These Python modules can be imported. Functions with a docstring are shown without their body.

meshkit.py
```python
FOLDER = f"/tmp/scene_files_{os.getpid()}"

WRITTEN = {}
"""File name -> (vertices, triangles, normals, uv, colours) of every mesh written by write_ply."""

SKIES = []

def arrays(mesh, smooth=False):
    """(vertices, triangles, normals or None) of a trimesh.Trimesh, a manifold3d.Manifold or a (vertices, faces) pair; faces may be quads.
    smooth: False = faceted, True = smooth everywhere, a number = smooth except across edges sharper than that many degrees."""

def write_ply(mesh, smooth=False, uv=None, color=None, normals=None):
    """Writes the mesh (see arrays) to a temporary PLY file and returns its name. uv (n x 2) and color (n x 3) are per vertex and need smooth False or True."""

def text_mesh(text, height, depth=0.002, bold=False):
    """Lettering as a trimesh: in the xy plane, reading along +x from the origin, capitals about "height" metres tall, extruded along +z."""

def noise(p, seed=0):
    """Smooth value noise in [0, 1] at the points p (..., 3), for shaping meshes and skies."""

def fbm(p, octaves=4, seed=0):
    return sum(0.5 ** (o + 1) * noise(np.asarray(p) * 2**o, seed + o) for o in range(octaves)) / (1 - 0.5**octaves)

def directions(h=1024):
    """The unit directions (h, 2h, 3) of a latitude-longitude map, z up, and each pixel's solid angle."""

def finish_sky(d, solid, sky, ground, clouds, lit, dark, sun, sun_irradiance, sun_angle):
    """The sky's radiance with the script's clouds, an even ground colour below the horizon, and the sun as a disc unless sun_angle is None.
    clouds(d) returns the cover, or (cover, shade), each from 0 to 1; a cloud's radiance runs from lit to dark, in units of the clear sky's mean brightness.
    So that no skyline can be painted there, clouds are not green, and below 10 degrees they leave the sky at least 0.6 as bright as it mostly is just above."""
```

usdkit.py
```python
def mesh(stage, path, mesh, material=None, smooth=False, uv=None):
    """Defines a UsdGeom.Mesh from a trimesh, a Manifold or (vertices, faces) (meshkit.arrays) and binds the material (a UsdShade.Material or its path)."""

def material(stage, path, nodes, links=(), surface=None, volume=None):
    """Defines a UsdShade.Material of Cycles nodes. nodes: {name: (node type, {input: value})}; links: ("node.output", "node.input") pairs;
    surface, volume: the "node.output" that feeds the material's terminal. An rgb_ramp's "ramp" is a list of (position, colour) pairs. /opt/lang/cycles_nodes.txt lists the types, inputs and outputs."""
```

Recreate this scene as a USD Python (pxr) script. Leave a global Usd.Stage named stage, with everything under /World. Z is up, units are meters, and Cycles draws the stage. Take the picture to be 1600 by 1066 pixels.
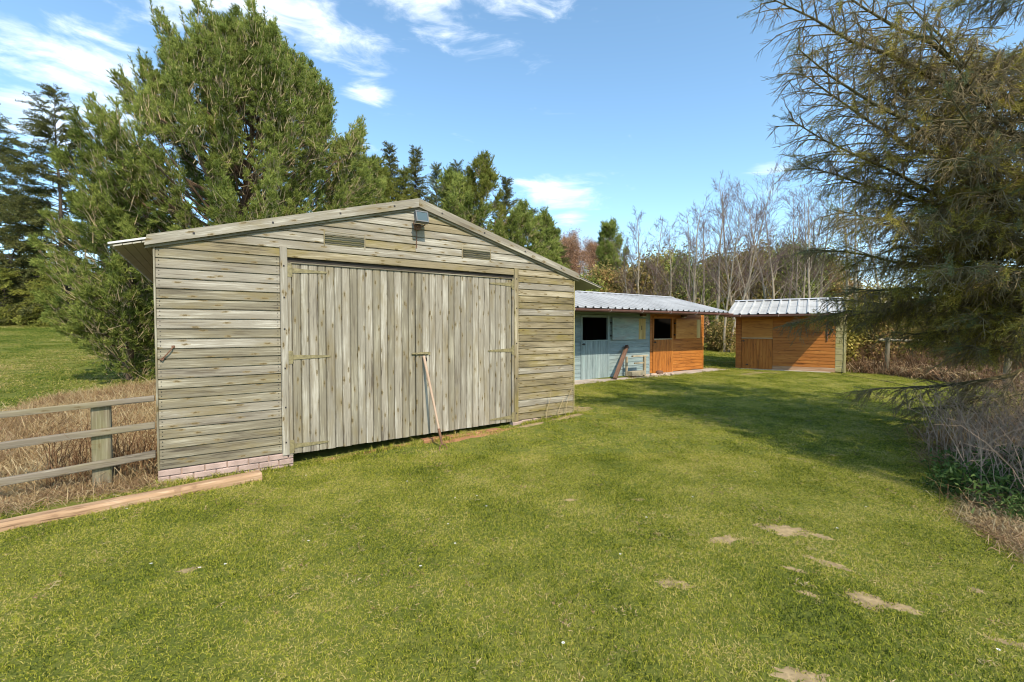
import math
import numpy as np
import meshkit
import usdkit
from pxr import Gf, Sdf, Usd, UsdGeom, UsdLux, UsdShade, Vt
from scipy.interpolate import RBFInterpolator

stage = Usd.Stage.CreateInMemory()
UsdGeom.SetStageUpAxis(stage, 'Z')
UsdGeom.SetStageMetersPerUnit(stage, 1.0)
UsdGeom.Xform.Define(stage, '/World')
UsdGeom.Scope.Define(stage, '/World/Looks')
PI = math.pi

# ------------------------------------------------------------------ camera
CAM_H, PITCH, FPX = 1.7625, 0.0286, 711.0
cam = UsdGeom.Camera.Define(stage, '/World/camera')
cam.CreateHorizontalApertureAttr(36.0)
cam.CreateVerticalApertureAttr(36.0 * 682 / 1024)
cam.CreateFocalLengthAttr(36.0 * FPX / 1600)
cam.CreateClippingRangeAttr((0.05, 5000))
cam.AddTranslateOp().Set((0, 0, CAM_H))
cam.AddRotateXOp().Set(90 - math.degrees(PITCH))
cam.CreateExposureAttr(0.58)

# ------------------------------------------------------------------ sun and sky
EL = math.radians(46.0)
SAZ = np.array([0.45, -0.893]); SAZ /= np.linalg.norm(SAZ)
SUN = np.array([SAZ[0] * math.cos(EL), SAZ[1] * math.cos(EL), math.sin(EL)])
sun = UsdLux.DistantLight.Define(stage, '/World/sun')
sun.CreateIntensityAttr(1.0); sun.CreateAngleAttr(0.5); sun.CreateNormalizeAttr(True)
sun.CreateColorAttr((1.0, 0.90, 0.74))
_q = Gf.Rotation(Gf.Vec3d(0, 0, 1), Gf.Vec3d(*map(float, SUN))).GetQuat()
sun.AddOrientOp(UsdGeom.XformOp.PrecisionDouble).Set(Gf.Quatd(_q))
SKY_STRENGTH = 0.15
# clouds: (direction, half widths across and upwards, weight), the banks that drift over the paddock
CLOUDS = [((-.62, .70, .385), (.20, .05), 1.0), ((-.47, .72, .53), (.22, .07), 1.0), ((-.65, .66, .30), (.16, .05), .9),
          ((-.30, .80, .50), (.13, .04), .85), ((-.10, .82, .57), (.24, .045), .9), ((-.27, .85, .44), (.06, .03), .8),
          ((.10, .94, .28), (.13, .04), 1.0), ((.12, .96, .23), (.05, .02), .7), ((.47, .83, .29), (.06, .016), .9), ((-.3, .92, .36), (.07, .02), .6),
          ((.02, .95, .24), (.05, .02), .6), ((.5, -.8, .4), (.5, .12), .8), ((-.8, -.5, .35), (.4, .1), .8)]
n = {'tc': ('texture_coordinate', {}), 'sky': ('sky_texture', {'sky_type': 'single_scattering', 'sun_disc': False, 'sun_elevation': EL, 'sun_rotation': math.atan2(SAZ[0], SAZ[1]), 'altitude': 60.0, 'air_density': 1.0, 'aerosol_density': 0.6, 'ozone_density': 1.6}),
     'mp': ('mapping', {'scale': (4.0, 4.0, 13.0)}), 'no': ('noise_texture', {'scale': 1.9, 'detail': 9.0, 'roughness': 0.6, 'distortion': 0.5}),
     'hs': ('hsv', {'hue': 0.484, 'saturation': 0.96, 'value': 1.0}), 'ti': ('mix_color', {'blend_type': 'multiply', 'fac': 1.0, 'b': (1.06, 1.17, 1.28), 'use_clamp': False}),
     'mx': ('mix_color', {'b': (7.6, 7.9, 8.3)}), 'bg': ('background_shader', {'strength': SKY_STRENGTH})}
l = [('tc.generated', 'mp.vector'), ('mp.vector', 'no.vector'), ('sky.color', 'hs.color'), ('hs.color', 'ti.a'), ('ti.result', 'mx.a'), ('mx.result', 'bg.color')]
prev = None
for i, (c, (sx, sz), w) in enumerate(CLOUDS):
    c = np.array(c) / np.linalg.norm(c)
    n[f'd{i}'] = ('vector_math', {'math_type': 'subtract', 'vector2': tuple(c)})
    n[f's{i}'] = ('vector_math', {'math_type': 'multiply', 'vector2': (1 / sx, 1 / sx, 1 / sz)})
    n[f'n{i}'] = ('vector_math', {'math_type': 'length'})
    n[f'r{i}'] = ('map_range', {'range_type': 'smoothstep', 'from_min': 1.5, 'from_max': 0.1, 'to_min': 0.0, 'to_max': w, 'clamp': True})
    l += [('tc.generated', f'd{i}.vector1'), (f'd{i}.vector', f's{i}.vector1'), (f's{i}.vector', f'n{i}.vector1'), (f'n{i}.value', f'r{i}.value')]
    if prev:
        n[f'a{i}'] = ('math', {'math_type': 'maximum'})
        l += [(prev, f'a{i}.value1'), (f'r{i}.result', f'a{i}.value2')]
        prev = f'a{i}.value'
    else:
        prev = f'r{i}.result'
n['cv'] = ('math', {'math_type': 'multiply_add', 'value2': 0.36, 'value3': 0.0})   # cover raises the noise
n['su'] = ('math', {'math_type': 'add'})
n['cr'] = ('map_range', {'range_type': 'smoothstep', 'from_min': 0.62, 'from_max': 1.02, 'to_min': 0.0, 'to_max': 0.85, 'clamp': True})
l += [(prev, 'cv.value1'), ('cv.value', 'su.value1'), ('no.fac', 'su.value2'), ('su.value', 'cr.value'), ('cr.result', 'mx.fac')]
usdkit.material(stage, '/World/Looks/sky', n, l, surface='bg.background')
dome = UsdLux.DomeLight.Define(stage, '/World/sky')
UsdShade.MaterialBindingAPI.Apply(dome.GetPrim()).Bind(UsdShade.Material.Get(stage, '/World/Looks/sky'))
dome.GetPrim().SetCustomDataByKey('kind', 'structure')

# ------------------------------------------------------------------ helpers
COUNT = {}


def numbered(name, parent='/World'):
    k = f'{parent}/{name}'
    COUNT[k] = COUNT.get(k, -1) + 1
    return k if COUNT[k] == 0 else f'{k}_{COUNT[k]:03d}'


def tag(p, label=None, cat=None, group=None, kind=None):
    p = p.GetPrim() if hasattr(p, 'GetPrim') else p
    for k, v in (('label', label), ('category', cat), ('group', group), ('kind', kind)):
        if v:
            p.SetCustomDataByKey(k, v)
    return p


def thing(name, label, cat, loc=(0, 0, 0), rotz=0.0, group=None):
    x = UsdGeom.Xform.Define(stage, numbered(name))
    x.AddTranslateOp().Set(tuple(map(float, loc)))
    if rotz:
        x.AddRotateZOp().Set(math.degrees(rotz))
    tag(x, label, cat, group)
    return str(x.GetPath())


def obj(name, m, mat, parent='/World', smooth=False):
    parent = str(parent)
    uv = None
    if isinstance(m, (tuple, list)) and len(m) == 3:
        m, uv = (m[0], m[1]), m[2]
    p = usdkit.mesh(stage, numbered(name, parent), m, '/World/Looks/' + mat, smooth=smooth, uv=uv)
    return p


def path(p):
    return str(p.GetPath())


def nrm(v):
    v = np.asarray(v, float)
    return v / np.maximum(np.linalg.norm(v, axis=-1, keepdims=True), 1e-9)


def join(ms):
    V, F, U, o = [], [], [], 0
    for m in ms:
        V.append(m[0]); F.append(np.asarray(m[1]) + o); o += len(m[0])
        if len(m) == 3:
            U.append(m[2])
    return (np.vstack(V), np.vstack(F), np.vstack(U)) if U else (np.vstack(V), np.vstack(F))


BOXF = np.array([[0, 2, 1], [0, 3, 2], [4, 5, 6], [4, 6, 7], [0, 1, 5], [0, 5, 4], [1, 2, 6], [1, 6, 5], [2, 3, 7], [2, 7, 6], [3, 0, 4], [3, 4, 7]])
R0 = np.random.default_rng(7)


def box(x0, x1, y0, y1, z0, z1, grain='x', b=0.0):
    """A box with chamfered long edges; uv runs along the grain."""
    lo, hi = np.array([x0, y0, z0], float), np.array([x1, y1, z1], float)
    ax = 'xyz'.index(grain)
    o1, o2 = [k for k in range(3) if k != ax]
    if (o1, o2) == (0, 2):
        o1, o2 = 2, 0
    b = b or min(0.004, 0.15 * min(hi - lo))
    a0, a1, c0, c1 = lo[o1], hi[o1], lo[o2], hi[o2]
    prof = [(a0 + b, c0), (a1 - b, c0), (a1, c0 + b), (a1, c1 - b), (a1 - b, c1), (a0 + b, c1), (a0, c1 - b), (a0, c0 + b)]
    return extrude(prof, lo[ax], hi[ax], ax, o1, o2)


def extrude(prof, t0, t1, ax, o1, o2, ends=None):
    """Extrudes a closed, anticlockwise convex-ish profile in (o1, o2) along ax. ends(c1, c2) -> (start, end) per profile point."""
    k = len(prof)
    V = np.zeros((2 * k, 3))
    for i, (p, q) in enumerate(prof):
        s, e = ends(p, q) if ends else (t0, t1)
        V[i, o1], V[i, o2], V[i, ax] = p, q, s
        V[k + i, o1], V[k + i, o2], V[k + i, ax] = p, q, e
    F = []
    for i in range(k):
        j = (i + 1) % k
        F += [[i, j, k + j], [i, k + j, k + i]]
    for i in range(1, k - 1):
        F += [[0, i + 1, i], [k, k + i, k + i + 1]]
    F = np.array(F)
    ru, rv = R0.uniform(0, 40), R0.uniform(0, 40)
    U = np.stack([V[:, ax] + ru, V[:, o1] + V[:, o2] * 0.999 + rv], 1)
    # outward orientation: test the signed volume
    tri = V[F]
    if np.einsum('ij,ij->i', tri[:, 0] - V.mean(0), np.cross(tri[:, 1] - V.mean(0), tri[:, 2] - V.mean(0))).sum() < 0:
        F = F[:, ::-1]
    return V, F, U


def rot(m, R, t=(0, 0, 0)):
    return (np.asarray(m[0]) @ np.asarray(R).T + np.asarray(t), *m[1:])


def rx(a): c, s = math.cos(a), math.sin(a); return np.array([[1, 0, 0], [0, c, -s], [0, s, c]])
def ry(a): c, s = math.cos(a), math.sin(a); return np.array([[c, 0, s], [0, 1, 0], [-s, 0, c]])
def rz(a): c, s = math.cos(a), math.sin(a); return np.array([[c, -s, 0], [s, c, 0], [0, 0, 1]])


def frames(d):
    d = nrm(d)
    up = np.where(np.abs(d[:, 2:3]) > 0.95, np.array([[1.0, 0, 0]]), np.array([[0, 0, 1.0]]))
    a = nrm(np.cross(up, d))
    return a, np.cross(d, a)


def segs(A, B, ra, rb, k=3):
    """Many tapered prisms at once, one from each A to each B."""
    A, B = np.atleast_2d(A).astype(float), np.atleast_2d(B).astype(float)
    N = len(A)
    ra, rb = np.broadcast_to(ra, N), np.broadcast_to(rb, N)
    a, b = frames(B - A)
    ang = np.arange(k) * 2 * PI / k
    ring = a[:, None] * np.cos(ang)[None, :, None] + b[:, None] * np.sin(ang)[None, :, None]
    V = np.concatenate([A[:, None] + ring * ra[:, None, None], B[:, None] + ring * rb[:, None, None]], 1).reshape(-1, 3)
    f = []
    for i in range(k):
        j = (i + 1) % k
        f += [[i, j, k + j], [i, k + j, k + i]]
    F = (np.array(f)[None] + (np.arange(N) * 2 * k)[:, None, None]).reshape(-1, 3)
    return V, F


def tube(P, r, k=8, caps=True):
    """One smooth tapered tube along a polyline."""
    P = np.asarray(P, float)
    r = np.broadcast_to(r, len(P)).astype(float)
    d = np.gradient(P, axis=0)
    a, b = frames(d)
    for i in range(1, len(P)):                     # keep the frames from flipping
        a[i] = nrm(a[i - 1] - d[i] * np.dot(a[i - 1], nrm(d[i])) / max(np.linalg.norm(d[i]), 1e-9))
        b[i] = np.cross(nrm(d[i]), a[i])
    ang = np.arange(k) * 2 * PI / k
    V = (P[:, None] + (a[:, None] * np.cos(ang)[None, :, None] + b[:, None] * np.sin(ang)[None, :, None]) * r[:, None, None]).reshape(-1, 3)
    F = []
    for i in range(len(P) - 1):
        for j in range(k):
            q = (j + 1) % k
            F += [[i * k + j, i * k + q, (i + 1) * k + q], [i * k + j, (i + 1) * k + q, (i + 1) * k + j]]
    if caps:
        V = np.vstack([V, P[0], P[-1]])
        e = (len(P) - 1) * k
        for j in range(k):
            q = (j + 1) % k
            F += [[len(V) - 2, q, j], [len(V) - 1, e + j, e + q]]
    L = np.concatenate([[0], np.cumsum(np.linalg.norm(np.diff(P, axis=0), axis=1))])
    U = np.stack([np.repeat(L, k), np.tile(ang * 0.05, len(P))], 1)
    if caps:
        U = np.vstack([U, [0, 0], [L[-1], 0]])
    return V, np.array(F), U


def bez(p0, p1, p2, m):
    t = np.linspace(0, 1, m)[:, None]
    return (1 - t) ** 2 * np.asarray(p0) + 2 * t * (1 - t) * np.asarray(p1) + t * t * np.asarray(p2)


def quats(d, roll):
    """Quaternions that turn +x to each d, with a roll about it."""
    d = nrm(d)
    a, b = frames(d)
    y = a * np.cos(roll)[:, None] + b * np.sin(roll)[:, None]
    z = np.cross(d, y)
    M = np.stack([d, y, z], 2)
    from scipy.spatial.transform import Rotation
    return Rotation.from_matrix(M).as_quat()       # x y z w


def instancer(name, protos, mat, pos, q, s, idx, parent='/World'):
    p = numbered(name, parent)
    pi = UsdGeom.PointInstancer.Define(stage, p)
    paths = []
    for i, m in enumerate(protos):
        g = usdkit.mesh(stage, f'{p}/sprig_{i}', m[:2], '/World/Looks/' + (mat if isinstance(mat, str) else mat[i]), uv=m[2] if len(m) == 3 else None)
        paths.append(g.GetPath())
    pi.CreatePrototypesRel().SetTargets(paths)
    pos = np.asarray(pos, np.float32)
    pi.CreatePositionsAttr(Vt.Vec3fArray.FromNumpy(pos))
    pi.CreateOrientationsAttr(Vt.QuathArray([Gf.Quath(float(w), float(x), float(y), float(z)) for x, y, z, w in q]))
    s = np.asarray(s, np.float32)
    s = np.repeat(s[:, None], 3, 1) if s.ndim == 1 else s
    pi.CreateScalesAttr(Vt.Vec3fArray.FromNumpy(np.ascontiguousarray(s)))
    pi.CreateProtoIndicesAttr(Vt.IntArray.FromNumpy(np.asarray(idx, np.int32)))
    return pi


# ------------------------------------------------------------------ materials
def L(name):
    return '/World/Looks/' + name


def plain(name, col, rough=0.6, metal=0.0, var=0.25, scale=6.0, bump=0.0, bscale=60.0, spec=0.5):
    c = np.array(col, float)
    usdkit.material(stage, L(name), {
        'tc': ('texture_coordinate', {}), 'n': ('noise_texture', {'scale': scale, 'detail': 6.0, 'roughness': 0.6}),
        'r': ('rgb_ramp', {'ramp': [(0.25, tuple(c * (1 - var))), (0.5, tuple(c)), (0.75, tuple(np.minimum(c * (1 + var), 0.95)))]}),
        'b': ('noise_texture', {'scale': bscale, 'detail': 4.0}), 'bu': ('bump', {'strength': bump, 'distance': 0.01}),
        'p': ('principled_bsdf', {'roughness': rough, 'metallic': metal, 'specular_ior_level': spec})},
        [('tc.object', 'n.vector'), ('n.fac', 'r.fac'), ('r.color', 'p.base_color'), ('tc.object', 'b.vector'), ('b.fac', 'bu.height')] + ([('bu.normal', 'p.normal')] if bump else []), surface='p.BSDF')


def wood(name, dark, mid, light, knot=(0.16, 0.10, 0.03), tint=None, knots=1.0, rough=0.75, grain=34.0, bump=0.35, tintamt=0.6, spec=0.3):
    """Boards: grain along u, broad tone streaks, knots, and a tint (algae or resin) that comes in blotches."""
    nodes = {
        'tc': ('texture_coordinate', {}),
        'm1': ('mapping', {'scale': (1.1, grain, 1.0)}), 'n1': ('noise_texture', {'scale': 2.2, 'detail': 7.0, 'roughness': 0.65, 'distortion': 0.4}),
        'm2': ('mapping', {'scale': (0.55, 4.0, 1.0)}), 'n2': ('noise_texture', {'scale': 1.6, 'detail': 3.0, 'roughness': 0.55}),
        'ad': ('math', {'math_type': 'multiply_add', 'value2': 0.55}), 'sc': ('math', {'math_type': 'multiply', 'value2': 0.5}),
        'r': ('rgb_ramp', {'ramp': [(0.41, dark), (0.49, mid), (0.545, mid), (0.64, light)]}),
        'm3': ('mapping', {'scale': (2.6, 9.0, 1.0)}), 'v': ('voronoi_texture', {'dimensions': '2D', 'scale': 1.0, 'randomness': 1.0}),
        'nk': ('noise_texture', {'scale': 3.0, 'detail': 2.0}), 'm5': ('mapping', {'scale': (14.0, 14.0, 1.0)}),
        'ka': ('math', {'math_type': 'multiply_add', 'value2': 0.20}),
        'kr': ('map_range', {'range_type': 'smoothstep', 'from_min': 0.27, 'from_max': 0.17, 'to_min': 0.0, 'to_max': .55 * knots, 'clamp': True}),
        'kd': ('map_range', {'range_type': 'smoothstep', 'from_min': 0.19, 'from_max': 0.14, 'to_min': 0.0, 'to_max': 0.8 * knots, 'clamp': True}),
        'km': ('mix_color', {'b': knot}), 'kk': ('mix_color', {'b': tuple(np.array(knot) * 0.4)}),
        'n4': ('noise_texture', {'scale': 1.1, 'detail': 6.0, 'roughness': 0.65}), 'm4': ('mapping', {'scale': (1.0, 3.0, 1.0)}),
        'tr': ('map_range', {'range_type': 'smoothstep', 'from_min': 0.48, 'from_max': 0.68, 'to_min': 0.0, 'to_max': tintamt if tint else 0.0, 'clamp': True}),
        'tm': ('mix_color', {'b': tint or (0.5, 0.5, 0.5)}),
        'bu': ('bump', {'strength': bump, 'distance': 0.004}),
        'p': ('principled_bsdf', {'roughness': rough, 'specular_ior_level': spec})}
    links = [('tc.UV', 'm1.vector'), ('m1.vector', 'n1.vector'), ('tc.UV', 'm2.vector'), ('m2.vector', 'n2.vector'),
             ('n2.fac', 'sc.value1'), ('n1.fac', 'ad.value1'), ('sc.value', 'ad.value3'), ('ad.value', 'r.fac'),
             ('tc.UV', 'm3.vector'), ('m3.vector', 'v.vector'), ('tc.UV', 'm5.vector'), ('m5.vector', 'nk.vector'), ('nk.fac', 'ka.value1'), ('v.distance', 'ka.value3'),
             ('ka.value', 'kr.value'), ('ka.value', 'kd.value'), ('r.color', 'tm.a'), ('tc.UV', 'm4.vector'), ('m4.vector', 'n4.vector'), ('n4.fac', 'tr.value'), ('tr.result', 'tm.fac'),
             ('tm.result', 'km.a'), ('kr.result', 'km.fac'), ('km.result', 'kk.a'), ('kd.result', 'kk.fac'), ('kk.result', 'p.base_color'),
             ('n1.fac', 'bu.height'), ('bu.normal', 'p.normal')]
    usdkit.material(stage, L(name), nodes, links, surface='p.BSDF')


def leafy(name, cols, trans=0.3, rough=0.6, wscale=0.5, wamt=0.35, spec=0.2):
    """Blades, needles and leaves: each one its own tone, drifting with place."""
    k = len(cols)
    usdkit.material(stage, L(name), {
        'g': ('geometry', {}), 'tc': ('texture_coordinate', {}), 'sx': ('separate_xyz', {}), 'r': ('rgb_ramp', {'ramp': [(i / max(k - 1, 1), c) for i, c in enumerate(cols)]}),
        'n': ('noise_texture', {'scale': wscale, 'detail': 5.0, 'roughness': 0.6}),
        'mm': ('map_range', {'from_min': 0.3, 'from_max': 0.7, 'to_min': -wamt, 'to_max': wamt, 'clamp': True}),
        'ad': ('math', {'math_type': 'add', 'use_clamp': True}),
        'p': ('principled_bsdf', {'roughness': rough, 'specular_ior_level': spec}), 't': ('translucent_bsdf', {}), 'm': ('mix_closure', {'fac': trans})},
        [('g.position', 'n.vector'), ('n.fac', 'mm.value'), ('mm.result', 'ad.value1'), ('tc.UV', 'sx.vector'), ('sx.x', 'ad.value2'), ('ad.value', 'r.fac'),
         ('r.color', 'p.base_color'), ('r.color', 't.color'), ('p.BSDF', 'm.closure1'), ('t.BSDF', 'm.closure2')], surface='m.closure')


GREYS = []
for i, (d, m, li) in enumerate([((.115, .095, .068), (.23, .202, .152), (.41, .38, .305)), ((.135, .112, .082), (.26, .232, .18), (.45, .42, .345)), ((.07, .056, .037), (.18, .156, .105), (.35, .318, .235))]):
    wood(f'grey_board_{i}', d, m, li, knot=(.21, .145, .05), tint=(.19, .145, .055), tintamt=0.55)
    GREYS.append(f'grey_board_{i}')
ALGAE = []
for i, (d, m, li) in enumerate([((.08, .064, .036), (.225, .183, .108), (.40, .345, .235)), ((.065, .052, .027), (.19, .153, .083), (.35, .295, .185))]):
    wood(f'mossy_board_{i}', d, m, li, knot=(.17, .12, .035), tint=(.20, .155, .035), tintamt=0.7)
    ALGAE.append(f'mossy_board_{i}')
DOORS = []
for i, (d, m, li) in enumerate([((.125, .105, .077), (.235, .21, .16), (.40, .372, .30)), ((.105, .087, .06), (.20, .176, .125), (.34, .31, .23)), ((.115, .096, .07), (.27, .24, .184), (.45, .42, .345))]):
    wood(f'door_board_{i}', d, m, li, knot=(.20, .145, .055), tint=(.20, .155, .07), tintamt=0.5)
    DOORS.append(f'door_board_{i}')
wood('fence_wood', (.075, .06, .042), (.18, .148, .108), (.30, .262, .205), tint=(.20, .17, .09), knots=.5)
wood('post_wood', (.06, .05, .03), (.15, .122, .075), (.25, .218, .145), tint=(.15, .14, .06), knots=.4)
wood('beam_wood', (.13, .07, .035), (.36, .225, .125), (.52, .37, .24), knot=(.2, .1, .05), tint=(.36, .22, .12), knots=.35)
wood('handle_wood', (.30, .20, .13), (.42, .30, .21), (.50, .38, .28), knots=0.1, grain=60)
wood('dark_timber', (.05, .03, .02), (.13, .07, .045), (.22, .13, .09), knots=.3)
wood('pale_timber', (.22, .17, .10), (.38, .31, .20), (.48, .41, .29), knots=.3)
wood('blue_paint', (.11, .15, .155), (.215, .268, .264), (.30, .36, .35), knot=(.24, .33, .34), tint=(.27, .36, .35), knots=.3, rough=.6, bump=.2)
wood('blue_panel', (.15, .20, .19), (.25, .325, .31), (.32, .39, .365), knot=(.27, .22, .20), tint=(.30, .28, .25), knots=.25, rough=.6, bump=.1, grain=6, tintamt=.7)
wood('orange_stain', (.13, .042, .008), (.34, .118, .019), (.45, .185, .038), knot=(.14, .045, .01), tint=(.34, .12, .022), knots=.5, rough=.5, bump=.2)
wood('orange_panel', (.26, .10, .02), (.42, .18, .035), (.50, .24, .055), knot=(.24, .09, .02), knots=.2, rough=.5, bump=.05, grain=10)
wood('plywood', (.30, .21, .07), (.44, .31, .11), (.52, .39, .16), knot=(.3, .2, .08), knots=.2, rough=.6, grain=12)
wood('yellow_board', (.17, .14, .06), (.32, .27, .125), (.42, .365, .19), knots=.4, tint=(.28, .26, .06))
wood('faded_board', (.24, .12, .06), (.38, .23, .13), (.44, .33, .23), knots=.3)
wood('pale_board', (.28, .24, .17), (.42, .37, .28), (.52, .48, .40), knots=.3)
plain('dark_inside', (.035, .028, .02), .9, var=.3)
plain('hinge_metal', (.20, .168, .08), .65, .1, .45, 25, .2)
plain('dark_metal', (.035, .03, .028), .5, .4, .3, 20)
plain('rust', (.16, .08, .045), .8, .2, .4, 40, .3)
plain('grey_metal', (.13, .135, .135), .45, .5, .15, 20)
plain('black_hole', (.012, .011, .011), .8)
plain('roof_sheet', (.42, .415, .405), .55, .0, .28, 1.3)
plain('roof_under', (.36, .33, .26), .7, 0, .15, 3.0)
plain('roof_worn', (.41, .40, .37), .55, 0, .30, 1.4)
plain('gutter', (.17, .075, .06), .45, 0, .2, 5)
plain('gutter_clip', (.5, .38, .34), .5, 0, .2, 20)
plain('brick_pink', (.37, .265, .22), .9, 0, .35, 5, .5, 90)
plain('mortar', (.31, .22, .175), .95, 0, .25, 20, .4)
plain('concrete', (.40, .33, .27), .9, 0, .22, 3, .4, 70)
plain('soil_dry', (.29, .215, .115), .95, 0, .45, 14, .7, 45, .1)
plain('soil_red', (.30, .15, .075), .95, 0, .35, 8, .7, 45, .1)
plain('stone', (.42, .32, .25), .85, 0, .35, 14, .4)
plain('petal', (.82, .82, .80), .6, 0, .05, 10)
plain('bark_pine', (.15, .095, .055), .9, 0, .45, 5, .6, 25)
plain('bark_dark', (.06, .045, .03), .9, 0, .4, 5, .6, 25)
plain('bark_spruce', (.16, .12, .055), .9, 0, .4, 9, .5, 40)
plain('bark_moss', (.085, .072, .028), .95, 0, .45, 6, .5, 40)
plain('bark_birch', (.32, .26, .18), .8, 0, .5, 2.2, .3, 30)
plain('bark_grey', (.36, .30, .21), .85, 0, .4, 3.0, .3)
plain('twig_purple', (.135, .08, .065), .8, 0, .4, 1.2)
plain('twig_pale', (.34, .26, .14), .8, 0, .35, 3)
plain('bramble_stem', (.27, .185, .125), .8, 0, .45, 5)
usdkit.material(stage, L('glass'), {'p': ('principled_bsdf', {'base_color': (.07, .10, .10), 'roughness': .08, 'specular_ior_level': .9})}, [], surface='p.BSDF')

leafy('lawn_blade', [(.028, .05, .005), (.135, .175, .012), (.32, .34, .026), (.44, .41, .052), (.58, .46, .18)], .35, wscale=1.3, wamt=.38)
leafy('field_blade', [(.07, .115, .012), (.15, .19, .022), (.27, .265, .045), (.44, .35, .14)], .3, wscale=.3, wamt=.5)
leafy('straw', [(.20, .12, .05), (.35, .235, .11), (.45, .335, .17), (.52, .42, .25)], .25, wscale=.8, wamt=.25)
leafy('bracken', [(.16, .085, .04), (.28, .17, .09), (.40, .29, .17)], .2)
leafy('nettle', [(.04, .08, .016), (.08, .13, .028), (.13, .175, .045)], .3)
leafy('pine_needle', [(.06, .08, .012), (.165, .205, .036), (.28, .32, .068), (.40, .42, .105)], .3, wscale=.8, wamt=.42)
leafy('spruce_needle', [(.05, .055, .016), (.10, .105, .03), (.18, .17, .045)], .25, wscale=.3, wamt=.3)
leafy('gold_needle', [(.12, .14, .022), (.20, .21, .035), (.28, .26, .05)], .25)
leafy('blue_needle', [(.09, .11, .045), (.16, .185, .085), (.24, .255, .115)], .25)
leafy('dry_needle', [(.10, .085, .014), (.22, .19, .032), (.36, .30, .055), (.50, .40, .10)], .25, wscale=.8, wamt=.3)
leafy('scrub_leaf', [(.14, .125, .03), (.24, .20, .05), (.34, .265, .08), (.38, .23, .09)], .25, wscale=.25, wamt=.35)
leafy('russet_leaf', [(.24, .12, .06), (.36, .20, .11), (.44, .28, .16)], .25, wscale=.2)

# the ground: grass seen between and beyond the blades
usdkit.material(stage, L('ground'), {
    'g': ('geometry', {}), 'n1': ('noise_texture', {'scale': .55, 'detail': 8.0, 'roughness': .65}), 'n2': ('noise_texture', {'scale': 9.0, 'detail': 6.0, 'roughness': .7}),
    'n3': ('noise_texture', {'scale': 70.0, 'detail': 3.0}),
    'm': ('math', {'math_type': 'multiply_add', 'value2': .5}), 'h': ('math', {'math_type': 'multiply', 'value2': .5}),
    'r': ('rgb_ramp', {'ramp': [(.30, (.075, .09, .018)), (.45, (.12, .14, .025)), (.58, (.18, .18, .038)), (.72, (.28, .23, .09))]}),
    'bu': ('bump', {'strength': .8, 'distance': .03}), 'p': ('principled_bsdf', {'roughness': .95, 'specular_ior_level': .1})},
    [('g.position', 'n1.vector'), ('g.position', 'n2.vector'), ('g.position', 'n3.vector'), ('n1.fac', 'h.value1'), ('n2.fac', 'm.value1'), ('h.value', 'm.value3'), ('m.value', 'r.fac'), ('r.color', 'p.base_color'), ('n3.fac', 'bu.height'), ('bu.normal', 'p.normal')], surface='p.BSDF')

# ------------------------------------------------------------------ terrain
TH = 0.5949
BO = np.array([-3.9881, 5.0865, 0.0])
BD = np.array([math.cos(TH), math.sin(TH), 0]); BN = np.array([BD[1], -BD[0], 0])
def barn_pt(a, depth=0.0, z=0.0): return BO + BD * a - BN * depth + np.array([0, 0, z])


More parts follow.
